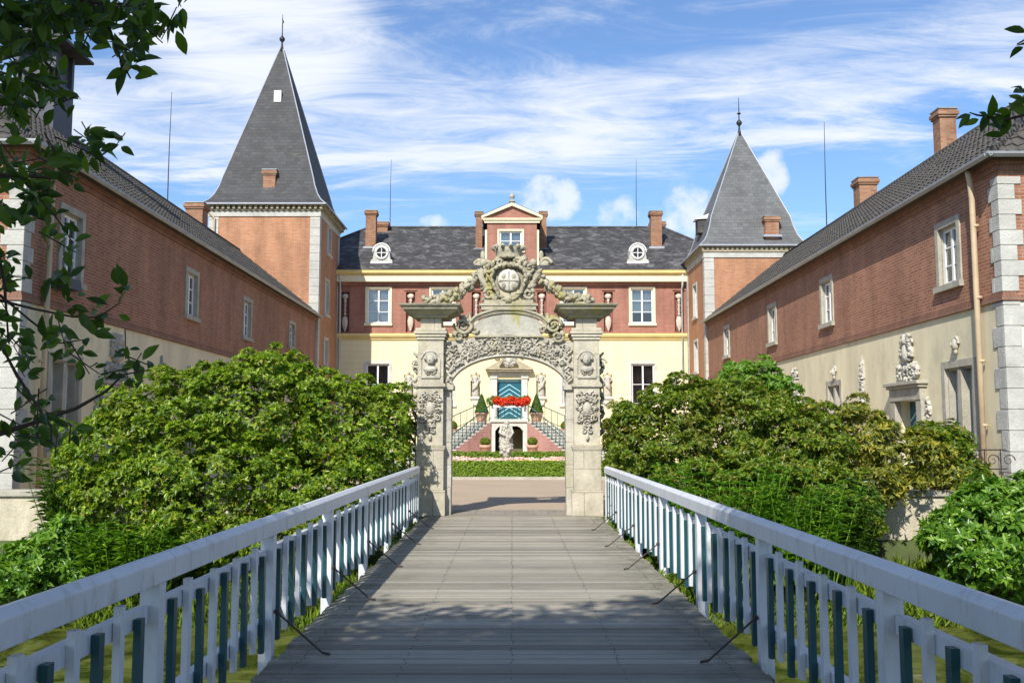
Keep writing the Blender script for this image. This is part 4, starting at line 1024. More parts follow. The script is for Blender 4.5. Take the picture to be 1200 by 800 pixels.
# pots
def pot(mb, r, h): mb.lathe((0, 0, 0), [(r*.68, 0), (r*.78, h*.3), (r*.95, h*.86), (r*1.1, h*.87), (r*1.1, h), (r*.95, h), (r*.9, h*.9)], 18)
def topiary(x, y, z, kind, label, first=None):
    t = thing('potted_topiary', (x, y, z), label, 'topiary', 'clipped topiaries in terracotta pots by the steps')
    mb = MB()
    if kind == 'cone': pot(mb, .36, .5); h0 = .5; lum = None
    elif kind == 'ball': pot(mb, .25, .42); h0 = .42
    else: pot(mb, .28, 1.05); h0 = 1.05
    mb.v = [(a+x, b_+y, c_+z) for a, b_, c_ in mb.v]; mb.build('pot', M['terracotta'], t, smooth=True)
    if kind == 'cone':
        n = 2200; u = 1-np.sqrt(rng.random(n)); a = rng.random(n)*6.283; rr = .36*(1-u)**.9*(.85+.2*rng.random(n))
        P = np.stack([x+rr*np.cos(a), y+rr*np.sin(a), z+h0+u*1.05+.02], 1); Nn = np.stack([np.cos(a), np.sin(a), np.full(n, .4)], 1)
        V, Fc = rosettes(P, Nn, 4, .05, .03); np_mesh('foliage', V, Fc, M['topiary'], t)
        MB().lathe((x, y, z+h0-.05), [(.34, 0), (.3, .25), (.12, .85), (.02, 1.0)], 10).build('stem', M['topiary'], t)
    else:
        r = .25
        grow('foliage', M['topiary_y'], t, [(x, y, z+h0+r*.75, r, r, r*(1 if kind == 'ball' else .8))], 900, 4, .045, .03, .9, wob=.03)
        MB().blob((x, y, z+h0+r*.7), r*.8, 10, 8, 0).build('stem', M['topiary_y'], t)
for s2, sd in ((-1, 'left'), (1, 'right')):
    x = dm+s2*1.5; topiary(x, 53.3, LZ-.16, 'cone', f'tall cone topiary in a terracotta pot {sd} of the flower box')
    topiary(dm+s2*3.05, 52.7, LZ-6*.162, 'ball', f'small ball topiary in a pot on the {sd} stair flight')
    topiary(dm+s2*1.22, 50.6, .02, 'low', f'low dome topiary in a tall pot just {sd} of the cellar arch')

# ================================================================== TOWERS
def tower(X0, X1, Y0, Y1, ze, zapex, side, label, slate, over=.35):
    """side: +1 courtyard face looks +x (left tower), -1 looks -x"""
    t = thing('corner_tower', ((X0+X1)/2, (Y0+Y1)/2, 0), label, 'tower', 'square towers at the corners of the courtyard')
    cs = X1 if side > 0 else X0; th = R(90) if side > 0 else R(-90)
    Tf = facing((cs, Y0 if side > 0 else Y1, 0), th)
    A = (lambda y: y-Y0) if side > 0 else (lambda y: Y1-y)
    wins = []
    for (pxs, pys) in (((382, 389), (267, 299)), ((379.5, 386), (329, 369)), ((378, 385), (398, 432))) if side > 0 else (((811.5, 818), (334, 372)), ((813, 819), (400, 436))):
        ya, za = PX(pxs[0], pys[0], cs); yb, zb_ = PX(pxs[1], pys[1], cs); ym = (ya+yb)/2
        z1_ = PX((pxs[0]+pxs[1])/2, pys[0], cs)[1]; z0_ = PX((pxs[0]+pxs[1])/2, pys[1], cs)[1]
        a = A(ym); wins.append((a-.5, a+.5, z0_, z1_))
    mb = MB(); mb.T = Tf; wall_holes(mb, 0, Y1-Y0, 0, ze, wins, .4); mb.T = None
    mb.box(X0+.01, X1-.01, Y0, Y0+.3, 0, ze); mb.box(X0, X1, Y1-.3, Y1, 0, ze); o = X0 if side > 0 else X1-.3; mb.box(o, o+.3, Y0+.31, Y1-.31, 0, ze)
    mb.build('tower_wall', [M['brick_tower'], M['dark']], t)
    for (a0, a1, z0_, z1_) in wins: window(t, Tf, th, a0, z0_, a1-a0, z1_-z0_, .12, .03, 'white', 'quoin', 2, 3, .14, True, 1)
    w = .5; p_ = .03
    for cxx, cyy in ((X0, Y0), (X1, Y0), (cs, Y1)):
        q = MB()
        sx = 1 if cxx == X0 else -1; sy = 1 if cyy == Y0 else -1
        k = 0; z = 0
        while z < ze-.6:
            h = min(.45, ze-.6-z)
            xa, xb = sorted((cxx-sx*p_, cxx+sx*w)); ya, yb = sorted((cyy-sy*p_, cyy+sy*w*.75))
            q.box(xa, xb, ya, yb, z, z+h-.012); z += h; k += 1
        q.build('corner_quoins', M['quoin'], t, bevel=.01)
    mb = MB(); e = .03
    mb.box(X0-e-.03, X1+e+.03, Y0-e-.03, Y1+e, ze-.58, ze-.28); mb.build('frieze', M['quoin'], t)
    mb = MB(); mb.box(X0-.12, X1+.12, Y0-.12, Y1+.12, ze-.278, ze-.2); mb.box(X0-over+.06, X1+over-.06, Y0-over+.06, Y1+over-.06, ze-.02, ze+.06)
    mb.build('cornice', M['tan_stone'], t)
    mb = MB(); n = 22
    for i in range(n):
        x = X0-.1+(X1-X0+.2)*i/(n-1); mb.box(x-.065, x+.065, Y0-over+.1, Y0+.02, ze-.198, ze-.022)
        y = Y0+.1+(Y1-Y0)*i/(n-1)
        if side > 0: mb.box(X1-.02, X1+over-.1, y-.065, y+.065, ze-.198, ze-.022)
        else: mb.box(X0-over+.1, X0+.02, y-.065, y+.065, ze-.198, ze-.022)
    mb.box(X0+.02, X1-.02, Y0-.05, Y1, ze-.198, ze-.022)
    mb.build('dentils', M['tan_stone'], t)
    cx, cy = (X0+X1)/2, (Y0+Y1)/2; hx, hy = (X1-X0)/2+over, (Y1-Y0)/2+over
    H = zapex-ze; prof = [(0, 0), (.30/3.3, .28), (.52/3.3, .62), (.72/3.3, 1.15), (.86/3.3, 1.7)]
    rings = [(1-a, z) for a, z in prof]+[(.03, H)]
    mb = MB(); mb.mi = 0; idx = []
    for (k, z) in rings:
        ring = [(cx-hx*k, cy-hy*k), (cx+hx*k, cy-hy*k), (cx+hx*k, cy+hy*k), (cx-hx*k, cy+hy*k)]
        idx.append([mb.pt((a, b_, ze+.065+z)) for a, b_ in ring])
    for i in range(len(idx)-1):
        for k in range(4): mb.f.append([idx[i][k], idx[i][(k+1) % 4], idx[i+1][(k+1) % 4], idx[i+1][k]]); mb.m.append(0)
    mb.f.append(idx[0][::-1]); mb.m.append(0); mb.f.append(idx[-1]); mb.m.append(0)
    rf = mb.build('spire_roof', M[slate], t)
    mb = MB()
    for k in range(4):
        c_ = [(cx-hx, cy-hy), (cx+hx, cy-hy), (cx+hx, cy+hy), (cx-hx, cy+hy)][k]
        mb.tube([(cx+(c_[0]-cx)*kk, cy+(c_[1]-cy)*kk, ze+.07+z) for kk, z in rings], .035, 6)
    mb.box(cx-hx-.05, cx+hx+.05, cy-hy-.07, cy-hy-.001, ze+.01, ze+.09)
    s_ = cx+hx if side > 0 else cx-hx; mb.box(*sorted((s_+side*.001, s_+side*.07)), cy-hy, cy+hy, ze+.01, ze+.09)
    mb.build('hip_lead', M['lead'], rf)
    mb = MB(); mb.lathe((cx, cy, zapex), [(.16, -.1), (.07, .25), (.04, .5), (.14, .62), (.17, .72), (.1, .82), (.035, .9), (.03, 1.5), (.012, 2.2)], 10)
    return t, rf, mb, cx, cy, rings
zeL = PY(310, 240, 51.0)[1]; zaL = PY(333, 60, 54.2)[1]
tL, rfL, fin, cx, cy, rg = tower(-16.2, -10.3, 51.25, 57.15, zeL, zaL, 1, 'tall brick corner tower with steep dark slate spire on the left', 'slate_tower')
za = zaL; fin.tube([(cx-.02, cy, za+1.45), (cx+.06, cy, za+1.75), (cx-.02, cy, za+1.9)], .03, 5); fin.build('finial', M['iron'], tL, smooth=True)
x, z = PY(326.5, 114, 53.3); mb = MB(); mb.box(x-.2, x+.2, 53.05, 53.6, z-.35, z+.3); mb.build('skylight', M['white'], rfL)
xc, zt = PY(316.5, 200, 51.7); chimney(tL, xc, 51.9, PY(316, 222, 51.7)[1], zt, .33, flash=False)
zeR = PY(880, 288, 51.1)[1]; zaR = PY(867, 158, 54.0)[1]
tR, rfR, fin, cx, cy, rg = tower(10.3, 15.6, 51.4, 56.7, zeR, zaR, -1, 'lower brick corner tower with pale grey slate spire on the right', 'slate_tower_r', .25)
fin.blob((cx, cy, zaR+1.25), (.12, .12, .06), 8, 5, 0); fin.build('finial', M['iron'], tR, smooth=True)
xc, zt = PY(901.5, 256, 51.9); chimney(tR, xc, 51.72, PY(901, 280, 51.9)[1]-.1, zt, .36, flash=PY(901, 280, 51.9)[1]+.12)
x = 10.75; y, z = PX(828, 258, x)
mb = MB(); mb.box(x-.35, x+.6, 53.6, 54.3, z-.55, z+.2); dmr = mb.build('spire_dormer', M['slate_tower'], rfR)
mb = MB(); mb.prism([(x-.5, z+.2), (x+.7, z+.26), (x+.5, z+.62)], 'y', 53.5, 54.4); mb.build('dormer_cap', M['white'], dmr)
# downpipe on left tower
mb = MB(); mb.tube([(-16.4, 51.0, zeL-.05), (-16.2, 51.1, zeL-.4), (-15.9, 51.15, zeL-.7), (-15.9, 51.15, 8)], .05, 6); mb.build('drain_pipe', M['pipe'], tL, smooth=True)
# ================================================================== WINGS
WX, WY0, WY1 = 10.4, 20.4, 51.35
M['end_cream'] = plain('pale_cream_render', (.72, .68, .52), .9, .15, 1.2, .2, dirt=(.5, .46, .36), dirt_amt=.4)
def wing(sg, ze, zr, label):
    """sg -1 left wing (face looks +x), +1 right wing (face looks -x)"""
    XO = sg*(WX+8.4)
    t = thing('brick_wing', (sg*(WX+4.2), 36, 0), label, 'wing building', 'long two storey wings flanking the courtyard')
    th = R(90) if sg < 0 else R(-90)
    Tf = facing((sg*WX, WY0 if sg < 0 else WY1, 0), th)
    A = (lambda y: y-WY0) if sg < 0 else (lambda y: WY1-y)
    zb = 4.57
    def ctr(pa, pb, top, bot):     # window from its photo columns / rows on the wall plane
        ya = PX(pa, 400, sg*WX)[0]; yb = PX(pb, 400, sg*WX)[0]; pm = (pa+pb)/2
        return (ya+yb)/2, abs(ya-yb), PX(pm, bot, sg*WX)[1], PX(pm, top, sg*WX)[1]
    if sg > 0: up = [ctr(1098, 1136, 254, 338), ctr(961, 981, 323, 383), ctr(900, 912, 355, 405), ctr(848, 856, 381, 420)]
    else: up = [ctr(62, 94, 240, 334), ctr(214, 231, 314, 375), ctr(282, 295, 348, 399), ctr(337, 346, 376, 410)]
    hu = []; su = .15
    for (ym, w, z0, z1) in up:
        w = 1.3; a = A(ym); hu.append((a-w/2+su, a+w/2-su, z0+.12, z1-su))
    if sg > 0: lw = [(22.6, 1.75, 1.25, PX(1120, 422, WX)[1]), (31.4, 1.5, .9, PX(975, 446, WX)[1])]
    else: lw = [(22.6, 1.75, 1.25, PX(76, 415, -WX)[1]), (31.4, 1.5, .9, PX(975, 446, WX)[1])]
    hl = [(A(ym)-w/2+.16, A(ym)+w/2-.16, z0, z1-.16) for (ym, w, z0, z1) in lw]
    dY, dW, dZ = 25.4, 1.35, 2.50
    hd = (A(dY)-dW/2, A(dY)+dW/2, .1, dZ); hd2 = (A(35.6)-.6, A(35.6)+.6, .1, 2.3)
    Lw = WY1-WY0
    mb = MB(); mb.T = Tf; wall_holes(mb, 0, Lw, zb, ze-.05, hu, .45); mb.T = None
    xa, xb = sorted((sg*(WX+.001), XO)); mb.box(xa+(.3 if sg > 0 else 0), xb-(0 if sg > 0 else .3), WY0, WY0+.3, zb, ze-.05)
    xa, xb = sorted((XO-sg*.3, XO)); mb.box(xa, xb, WY0+.31, WY1, zb, ze-.05)
    xa, xb = sorted((sg*WX, sg*(WX+.3))); mb.box(xa, xb, WY0, WY0+.002, zb, ze-.05)
    mb.build('upper_wall', [M['brick'], M['dark']], t)
    mb = MB(); mb.T = Tf; wall_holes(mb, 0, Lw, -1.9, zb-.12, hl+[hd, hd2], .45); mb.T = None
    xa, xb = sorted((XO-sg*.3, XO)); mb.box(xa, xb, WY0+.31, WY1, -1.9, zb-.12)
    mb.build('lower_wall', [M['cream_wing'], M['dark']], t)
    xa, xb = sorted((sg*WX, XO)); MB().box(xa, xb, WY0-.002, WY0+.29, -1.9, zb-.12).build('end_wall', M['end_cream'], t)
    # projecting brick band and stepped brick eaves
    mb = MB(); xa, xb = sorted((sg*(WX-.06), sg*(WX+.28))); mb.box(xa, xb, WY0-.06, WY1, zb-.115, zb-.0); xa, xb = sorted((sg*(WX-.03), sg*(WX+.28))); mb.box(xa, xb, WY0-.03, WY1, zb+.002, zb+.07)
    xa, xb = sorted((sg*(WX+.281), XO)); mb.box(xa, xb, WY0-.06, WY0+.2, zb-.115, zb+.0)
    for q in range(2):
        e = .04+.06*q; xa, xb = sorted((sg*(WX-e), sg*(WX+.25))); z0 = ze-.29+q*.12; mb.box(xa, xb, WY0-e, WY1, z0, z0+.118)
        xa, xb = sorted((sg*(WX+.251), XO)); mb.box(xa, xb, WY0-e, WY0+.2, z0, z0+.118)
    mb.build('brick_bands', brick_mat('dark_band_brick', (.27, .115, .07), (.34, .16, .10), (.3, .22, .17), bw=.08, rh=.25) if sg < 0 else bpy.data.materials['dark_band_brick'], t)
    # roof
    ov = .27; ex = sg*(WX-ov); xo = XO+sg*ov; xr = sg*(WX+4.2); y0 = WY0-ov; yh = WY0+3.6; yE = WY1+.05
    mb = MB(); mb.face([(ex,y0,ze),(ex,yE,ze),(xr,yE,zr),(xr,yh,zr)]); mb.face([(xo,y0,ze),(xo,yE,ze),(xr,yE,zr),(xr,yh,zr)]); mb.face([(ex,y0,ze),(xo,y0,ze),(xr,yh,zr)]); mb.face([(ex,yE,ze),(xo,yE,ze),(xr,yE,zr)])
    rf = mb.build('roof', M['pantile'], t)
    mb = MB(); mb.T = None
    def tiled(P, Lu, Ls, lo, hi):       # corrugated, stepped courses of pantiles
        rows = int(Ls/.34)+1; du = .065; nu = int(Lu/du)
        idx = []
        for r_ in range(rows):
            for (vv, hh) in ((r_*.34, .045), (min((r_+1)*.34, Ls), .012)):
                if r_*.34 >= Ls: continue
                a_, b_ = lo(vv), hi(vv); jit = .006*math.sin(r_*3.7)
                idx.append([mb.pt(P(max(a_, min(b_, i*du)), vv, hh+jit+.026*math.sin(2*math.pi*i*du/.26)+.006*noise.noise(Vector((i*du*2, r_, sg))))) for i in range(nu+1)])
        for j in range(len(idx)-1):
            for i in range(nu): mb.f.append([idx[j][i], idx[j][i+1], idx[j+1][i+1], idx[j+1][i]]); mb.m.append(0)
    Wd = abs(xr-ex); Ls = math.hypot(Wd, zr-ze); ca, sa = Wd/Ls, (zr-ze)/Ls
    tiled(lambda u_, v_, h_: (ex+sg*(v_*ca-h_*sa), y0+u_, ze+.01+v_*sa+h_*ca), yE-y0, Ls, lambda v_: (yh-y0)*v_/Ls, lambda v_: yE-y0)
    Lh = math.hypot(yh-y0, zr-ze); cb, sb = (yh-y0)/Lh, (zr-ze)/Lh; xl = min(ex, xo); Wt = abs(xo-ex)
    tiled(lambda u_, v_, h_: (xl+u_, y0+v_*cb-h_*sb, ze+.01+v_*sb+h_*cb), Wt, Lh, lambda v_: Wt/2*v_/Lh, lambda v_: Wt-Wt/2*v_/Lh)
    mb.build('pantiles', M['pantile_real'], rf)
    s_ = MB(); xa, xb = sorted((ex+sg*.02, xo-sg*.02)); s_.box(xa, xb, y0+.02, yE, ze-.05, ze-.012); s_.build('soffit', M['soffit'], t)
    mb = MB(); mb.tube([(xr, yh, zr+.02), (xr, yE, zr+.02)], .12, 8); mb.tube([(xr, yh, zr+.02), (ex, y0, ze+.03)], .10, 8); mb.tube([(xr, yh, zr+.02), (xo, y0, ze+.03)], .10, 8)
    mb.build('ridge_tiles', M['pantile'], rf, smooth=True)
    mb = MB(); prof = [(0, 0), (-.03, -.07), (-.08, -.09), (-.13, -.03), (-.13, .02), (-.118, .02), (-.105, -.03), (-.075, -.07), (-.04, -.055), (-.015, .0)]
    mb.prism([(ex+sg*a, ze+b_) for a, b_ in prof], 'y', y0-.15, yE); mb.prism([(y0+a, ze+b_) for a, b_ in prof], 'x', *sorted((ex-sg*.15, xo)))
    mb.build('gutter', M['zinc'], t)
    # quoins
    q = MB(); z = zb+.08; k = 0
    while z < ze-.45:
        h = .33; lw_ = .47 if k % 2 else .33; lh = .27 if k % 2 else .42
        xa, xb = sorted((sg*(WX-.03), sg*(WX+lw_))); q.box(xa, xb, WY0-.03, WY0+.3, z, min(z+h, ze-.42)-.008)
        xa, xb = sorted((sg*(WX-.03), sg*(WX+.02))); q.box(xa, xb, WY0+.3, WY0+lh, z, min(z+h, ze-.42)-.008); z += h; k += 1
    q.build('corner_quoins', M['quoin'], t, bevel=.012)
    q = MB(); z = -1.8; k = 0
    while z < zb-.2:
        h = .44; lh = .3 if k % 2 else .48
        xa, xb = sorted((sg*(WX-.03), sg*(WX+(1.05 if k % 2 else .34)))); q.box(xa, xb, WY0-.03, WY0+.02, z, min(z+h, zb-.118)-.01)
        xa, xb = sorted((sg*(WX-.03), sg*(WX+.02))); q.box(xa, xb, WY0+.02, WY0+lh, z, min(z+h, zb-.118)-.01); z += h; k += 1
    q.build('base_quoins', M['quoin'], t, bevel=.012)
    for k, h in enumerate(hu): window(t, Tf, th, h[0], h[2], h[1]-h[0], h[3]-h[2], su, .04, 'white', 'win_stone', 2, 3, .11, True, 1+(k+(sg > 0)) % 2)
    for k, h in enumerate(hl): window(t, Tf, th, h[0], h[2], h[1]-h[0], h[3]-h[2], .16, .03, 'white', 'win_stone', 1, 4, .26, True, 1 if sg > 0 else 0, mull=.16)
    # window in the end wall
    Te = facing((sg*(WX+4), WY0-.01, 0), 0)
    # carved portals with teal doors
    for (yy, w, ztop, nm) in ((dY, dW, dZ, 0), (35.6, 1.2, 2.3, 1)):
        T2 = facing((sg*WX, yy, 0), th)
        mb = MB(); mb.T = T2; mb.box(-w/2, w/2, -.3, -.25, .1, ztop); d = mb.build('door', M['teal'], t)
        mb = MB(); mb.T = T2
        for q in range(7):
            for s2 in (-1, 1): mb.prism([(0, ztop-.1-q*.22), (s2*w*.48, ztop-.5-q*.22), (s2*w*.48, ztop-.55-q*.22), (0, ztop-.15-q*.22)], 'y', -.249, -.235)
        mb.build('chevron_boards', M['teal_pale'], d)
        mb = MB(); mb.T = T2
        for s2 in (-1, 1): mb.box(*sorted((s2*w/2, s2*(w/2+.32))), -.05, .16, .0, ztop); 
        mb.box(-w/2-.32, w/2+.32, -.05, .18, ztop+.002, ztop+.32); mb.box(-w/2-.38, w/2+.38, -.05, .24, ztop+.323, ztop+.40); mb.box(-w/2-.44, w/2+.44, -.05, .30, ztop+.403, ztop+.49)
        mb.build('portal_frame', M['win_stone'], t, bevel=.01)
        mb = MB(); T0_ = T2; mb.T = lambda x, y, z, T0_=T0_: T0_(x, -y, z)
        zc = ztop+.49
        relief(mb, 0, zc+.25, 1.4, .5, -.02, 60, 31+nm, .07, .09); relief(mb, 0, zc+.84, .62, .72, -.02, 60, 41+nm, .065, .09)
        for s2 in (-1, 1):
            scroll(mb, s2*.45, -.06, zc+.22, .2, 1.6, s2, .045); scroll(mb, s2*.27, -.06, zc+1.0, .12, 1.4, s2, .035)
        mb.blob((0, -.08, zc+.75), (.13, .12, .26), 10, 8, .1); mb.blob((0, -.1, zc+1.08), (.1, .1, .11), 10, 8, .05)
        for s2 in (-1, 1): mb.blob((s2*.16, -.06, zc+1.2), (.11, .06, .07), 8, 5, .3)
        mb.build('portal_crest', M['stone_fig'], t, smooth=True)
        for s2 in (-1, 1):
            mb = MB(); mb.T = lambda x, y, z, T0_=T2: T0_(x, -y, z)
            relief(mb, s2*(w/2+.42), ztop-.8, .26, 1.7, -.0, 34, 51+nm, .07, .07, 'box', False); scroll(mb, s2*(w/2+.42), -.05, ztop-.25, .12, 1.4, s2, .035); scroll(mb, s2*(w/2+.42), -.05, ztop-1.1, .12, 1.4, -s2, .035)
            mb.build('side_scroll', M['stone_fig'], t, smooth=True)
    # mask keystones and an obelisk relief
    for (yy, zz) in ((22.6, 3.72), (31.2, 3.62)):
        T2 = facing((sg*WX, yy, 0), th); mb = MB(); mb.T = lambda x, y, z, T0_=T2: T0_(x, -y, z)
        mb.blob((0, -.07, zz), (.10, .09, .14), 10, 8, .08); mb.blob((0, -.16, zz), (.02, .03, .045), 6, 5, 0)
        for i in range(7): a = math.pi*i/6; mb.blob((.11*math.cos(a), -.04, zz+.04+.12*math.sin(a)), .045, 7, 5, .2)
        mb.blob((0, -.06, zz-.17), (.06, .05, .07), 8, 6, .2); mb.build('stone_mask', M['stone_fig'], t, smooth=True)
    T2 = facing((sg*WX, 28.7, 0), th); mb = MB(); mb.T = lambda x, y, z, T0_=T2: T0_(x, -y, z)
    mb.prism([(0, 3.95), (-.07, 3.5), (-.2, 2.3), (.2, 2.3), (.07, 3.5)], 'y', -.07, .02)
    for i in range(11): relief(mb, 0, 3.72-i*.14, .12+.035*i, .12, -.07, 4, 60+i, .05, .06)
    mb.build('pendant_relief', M['stone_fig'], t, smooth=True)
    # drain pipe by the corner
    yp = WY0+.85; mb = MB(); mb.tube([(sg*(WX-.24), yp, ze-.06), (sg*(WX-.20), yp, ze-.3), (sg*(WX-.17), yp, ze-.7), (sg*(WX-.16), yp, zb-.2), (sg*(WX-.16), yp, -.6)], .065, 8)
    for zz in (6.2, 4.6, 3.2, 1.8): mb.tube([(sg*(WX-.12), yp, zz), (sg*(WX-.12), yp, zz+.06)], .085, 8)
    mb.build('drain_pipe', M['pipe'], t, smooth=True)
    return t, rf, xr
wl, rfl, xrl = wing(-1, 7.82, 11.35, 'shaded brick and cream wing on the left, with tiled roof and small lantern turret')
wr, rfr, xrr = wing(1, 7.55, 11.10, 'sunlit brick and cream wing on the right, with grey tiled roof and carved portals')
for wg, X, zr, lst in ((wr, 14.9, 11.1, ((1106, 131, 33.0, .28), (1013.5, 211, 40.2, .37))), (wl, -14.9, 11.35, ((231, 240, 45.3, .4),))):
    for (px, py, yy, hw) in lst: 
        x, zt = PY(px, py, yy); chimney(wg, x, yy, zr-1.0, zt, hw, flash=False)
mb = MB(); x, z = PY(240, 300, 46.2); rod(wl, PY(194, 300, 40.8)[0], 40.8, 11.2, PY(197, 108, 40.8)[1]); rod(wr, PY(970, 300, 44.5)[0], 44.5, 11.0, PY(970, 143, 44.5)[1])
# lantern turret on the left wing
lx_, ly_ = PY(52, 100, 29)[0], 29.0
lan = MB(); zb_, zt_ = 10.6, PY(60, 62, 29)[1]; hw = .62
lan.box(lx_-hw, lx_+hw, ly_-hw, ly_+hw, zb_, zb_+1.5); lan.box(lx_-hw-.06, lx_+hw+.06, ly_-hw-.06, ly_+hw+.06, zb_+1.5, zb_+1.62)
lan.box(lx_-hw+.12, lx_+hw-.12, ly_-hw+.12, ly_+hw-.12, zb_+1.62, zt_)
for sx in (-1, 1):
    for sy in (-1, 1): lan.box(*sorted((lx_+sx*hw, lx_+sx*(hw-.14))), *sorted((ly_+sy*hw, ly_+sy*(hw-.14))), zb_+1.62, zt_)
turret = lan.build('lantern_turret', plain('dark_lantern_slate', (.06, .065, .08), .6, .2, 3, .1), wl)
mb = MB(); mb.frustum(lx_, ly_, zt_, zt_+.08, hw+.42, hw+.42, hw+.42, hw+.42); mb.frustum(lx_, ly_, zt_+.082, zt_+.65, hw+.36, hw+.36, .45, .45); mb.frustum(lx_, ly_, zt_+.652, zt_+1.9, .42, .42, .05, .05); mb.build('lantern_roof', M['slate_tower'], turret)
mb = MB()
for dx in (-.3, .3): scroll(mb, lx_+dx, ly_-hw-.01, zb_+1.15, .16, 1.2, 1, .035)
mb.build('lantern_scroll', M['lead'], turret)
# wall lamp on the left wing
wlamp = thing('wall_lamp', (-WX, 23.2, 4.7), 'dark floodlight box fixed to the left wing below the first upper window', 'floodlight')
mb = MB(); mb.frustum(-WX+.28, 21.9, 4.9, 5.15, .22, .3, .18, .3); mb.build('lamp_housing', M['iron'], wlamp); mb = MB(); mb.tube([(-WX, 21.9, 5.02), (-WX+.15, 21.9, 5.02)], .03, 6); mb.build('bracket', M['iron'], wlamp)
# wrought iron fence behind the right wall
fe = thing('iron_fence', (8.6, 19.95, .5), 'low curly wrought iron fence on the moat wall below the right corner pipe', 'fence')
mb = MB(); 
for i in range(5): x = 8.5+i*.32; mb.tube([(x, 19.6, .5), (x, 19.6, 1.35)], .014, 5); scroll(mb, x+.16, 19.6, 1.12, .13, 1.3, 1, .012)
for zz in (.6, .95, 1.33): mb.tube([(8.4, 19.6, zz), (9.9, 19.6, zz)], .014, 5)
mb.build('railing_panel', M['rust'], fe)
fe = thing('iron_fence', (-8.6, 19.6, .5), 'low straight iron fence on the moat wall at the left between the shrubs', 'fence')
mb = MB(); 
for i in range(14): x = -8.9+i*.13; mb.tube([(x, 19.6, .5), (x, 19.6, 1.25)], .012, 5)
for zz in (.6, 1.2): mb.tube([(-9, 19.6, zz), (-7.1, 19.6, zz)], .014, 5)
mb.build('railing_panel', M['iron'], fe)

# ================================================================== COURTYARD BED
kerb = MB(); kerb.box(-6.2, 6.0, 35.4, 35.62, -.005, .10); kerb.box(-6.2, 6.0, 46.0, 46.2, -.005, .10); kerb.box(-6.4, -6.201, 35.4, 46.2, -.005, .1); kerb.box(6.001, 6.2, 35.4, 46.2, -.005, .1)
tag(kerb.build('bed_kerb', M['win_stone']), kind='structure')
MB().box(-6.19, 5.99, 35.63, 45.99, -.008, .04).build('bed_soil', plain('dark_soil', (.05, .035, .025), .95, .3, 4, .4))['kind'] = 'structure'
def hedge(x0, x1, y0, y1, h, label, n):
    r = thing('box_hedge', ((x0+x1)/2, (y0+y1)/2, 0), label, 'hedge', 'clipped box hedges of the courtyard bed')
    P = []; Nn = []
    A = [((x1-x0)*h, 0), ((x1-x0)*(y1-y0), 1)]
    k = rng.random(n) < .62
    u = rng.random(n); v = rng.random(n)
    front = np.stack([x0+(x1-x0)*u, np.full(n, y0)+rng.normal(size=n)*.03+.03, .04+h*v*.98], 1); topp = np.stack([x0+(x1-x0)*u, y0+(y1-y0)*v, np.full(n, h)+rng.normal(size=n)*.02+.012*np.sin(u*90)], 1)
    P = np.where(k[:, None], front, topp); Nn = np.where(k[:, None], np.array([0, -1, .2]), np.array([0, 0, 1.]))
    V, Fc = rosettes(P, Nn, 4, .055, .04, up=.1); np_mesh('foliage', V, Fc, M['hedge'], r)
    mb = MB(); nx = 40
    mb.box(x0+.02, x1-.02, y0+.07, y1-.02, 0, h-.05); mb.build('inner_twigs', M['leaf_dark'], r)
hedge(-3.6, 3.5, 35.75, 36.6, .60, 'long low clipped box hedge in front of the flower bed', 9000)
hedge(-4.2, 4.0, 43.6, 44.4, .80, 'clipped box hedge behind the flower bed, in front of the steps', 6500)
def flowers(name, mat, x0, x1, y0, y1, z0, z1, n, label, clump=.45):
    P = []
    cs = [(random.uniform(x0, x1), random.uniform(y0, y1), random.uniform(z0, z1)) for _ in range(max(3, int(n/40)))]
    for i in range(n):
        c = random.choice(cs); P.append((c[0]+random.gauss(0, .16), c[1]+random.gauss(0, .16), c[2]+random.uniform(-.06, .06)))
    P = np.array(P); V, Fc = rosettes(P, np.tile(np.array([[0, -.5, 1.]]), (n, 1)), 5, .055, .05)
    tag(np_mesh(name, V, Fc, mat), label, 'flowers', kind='stuff')
flowers('bedding_flowers', M['flower_mix'], -3.6, 3.4, 37.4, 41.5, .50, .64, 4200, 'pink, white and red bedding flowers filling the courtyard bed')
flowers('marigolds', M['flower_yellow'], -1.0, 1.6, 36.9, 37.5, .52, .63, 260, 'row of yellow and orange marigolds just behind the front hedge')
P = np.stack([rng.uniform(-3.8, 3.6, 5000), rng.uniform(36.8, 43.4, 5000), rng.uniform(.05, .5, 5000)], 1)
V, Fc = rosettes(P, np.tile(np.array([[0, -.4, 1.]]), (5000, 1)), 4, .09, .045); tag(np_mesh('bed_foliage', V, Fc, M['leaf_dark']), 'green bedding plant foliage under the flowers', 'foliage', kind='stuff')
# central sculpture
sc = thing('garden_sculpture', (-.21, 40, 0), 'weathered stone sculpture on a slim pedestal in the middle of the flower bed', 'sculpture')
sx_ = -.24
mb = MB(); mb.box(sx_-.24, sx_+.24, 39.76, 40.24, .04, .22); mb.lathe((sx_, 40, .2), [(.19, 0), (.15, .08), (.13, .3), (.17, .42), (.2, .46)], 14); mb.build('pedestal', M['stone_fig'], sc)
mb = MB(); mb.lathe((sx_, 40, .66), [(.12, 0), (.17, .12), (.25, .3), (.27, .55), (.26, .85), (.27, 1.1), (.2, 1.28), (.12, 1.36), (.10, 1.42)], 18, 1, .8, .12, 2)
rd = random.Random(2)
for i in range(46):
    a = rd.uniform(-math.pi, 0); z = rd.uniform(.85, 1.95); rr = .23
    mb.blob((sx_+rr*math.cos(a), 40+rr*.8*math.sin(a), z), (rd.uniform(.04, .08), .06, rd.uniform(.05, .1)), 8, 6, .2)
mb.blob((sx_+.02, 39.98, 2.1), (.11, .11, .13), 12, 9, .06)
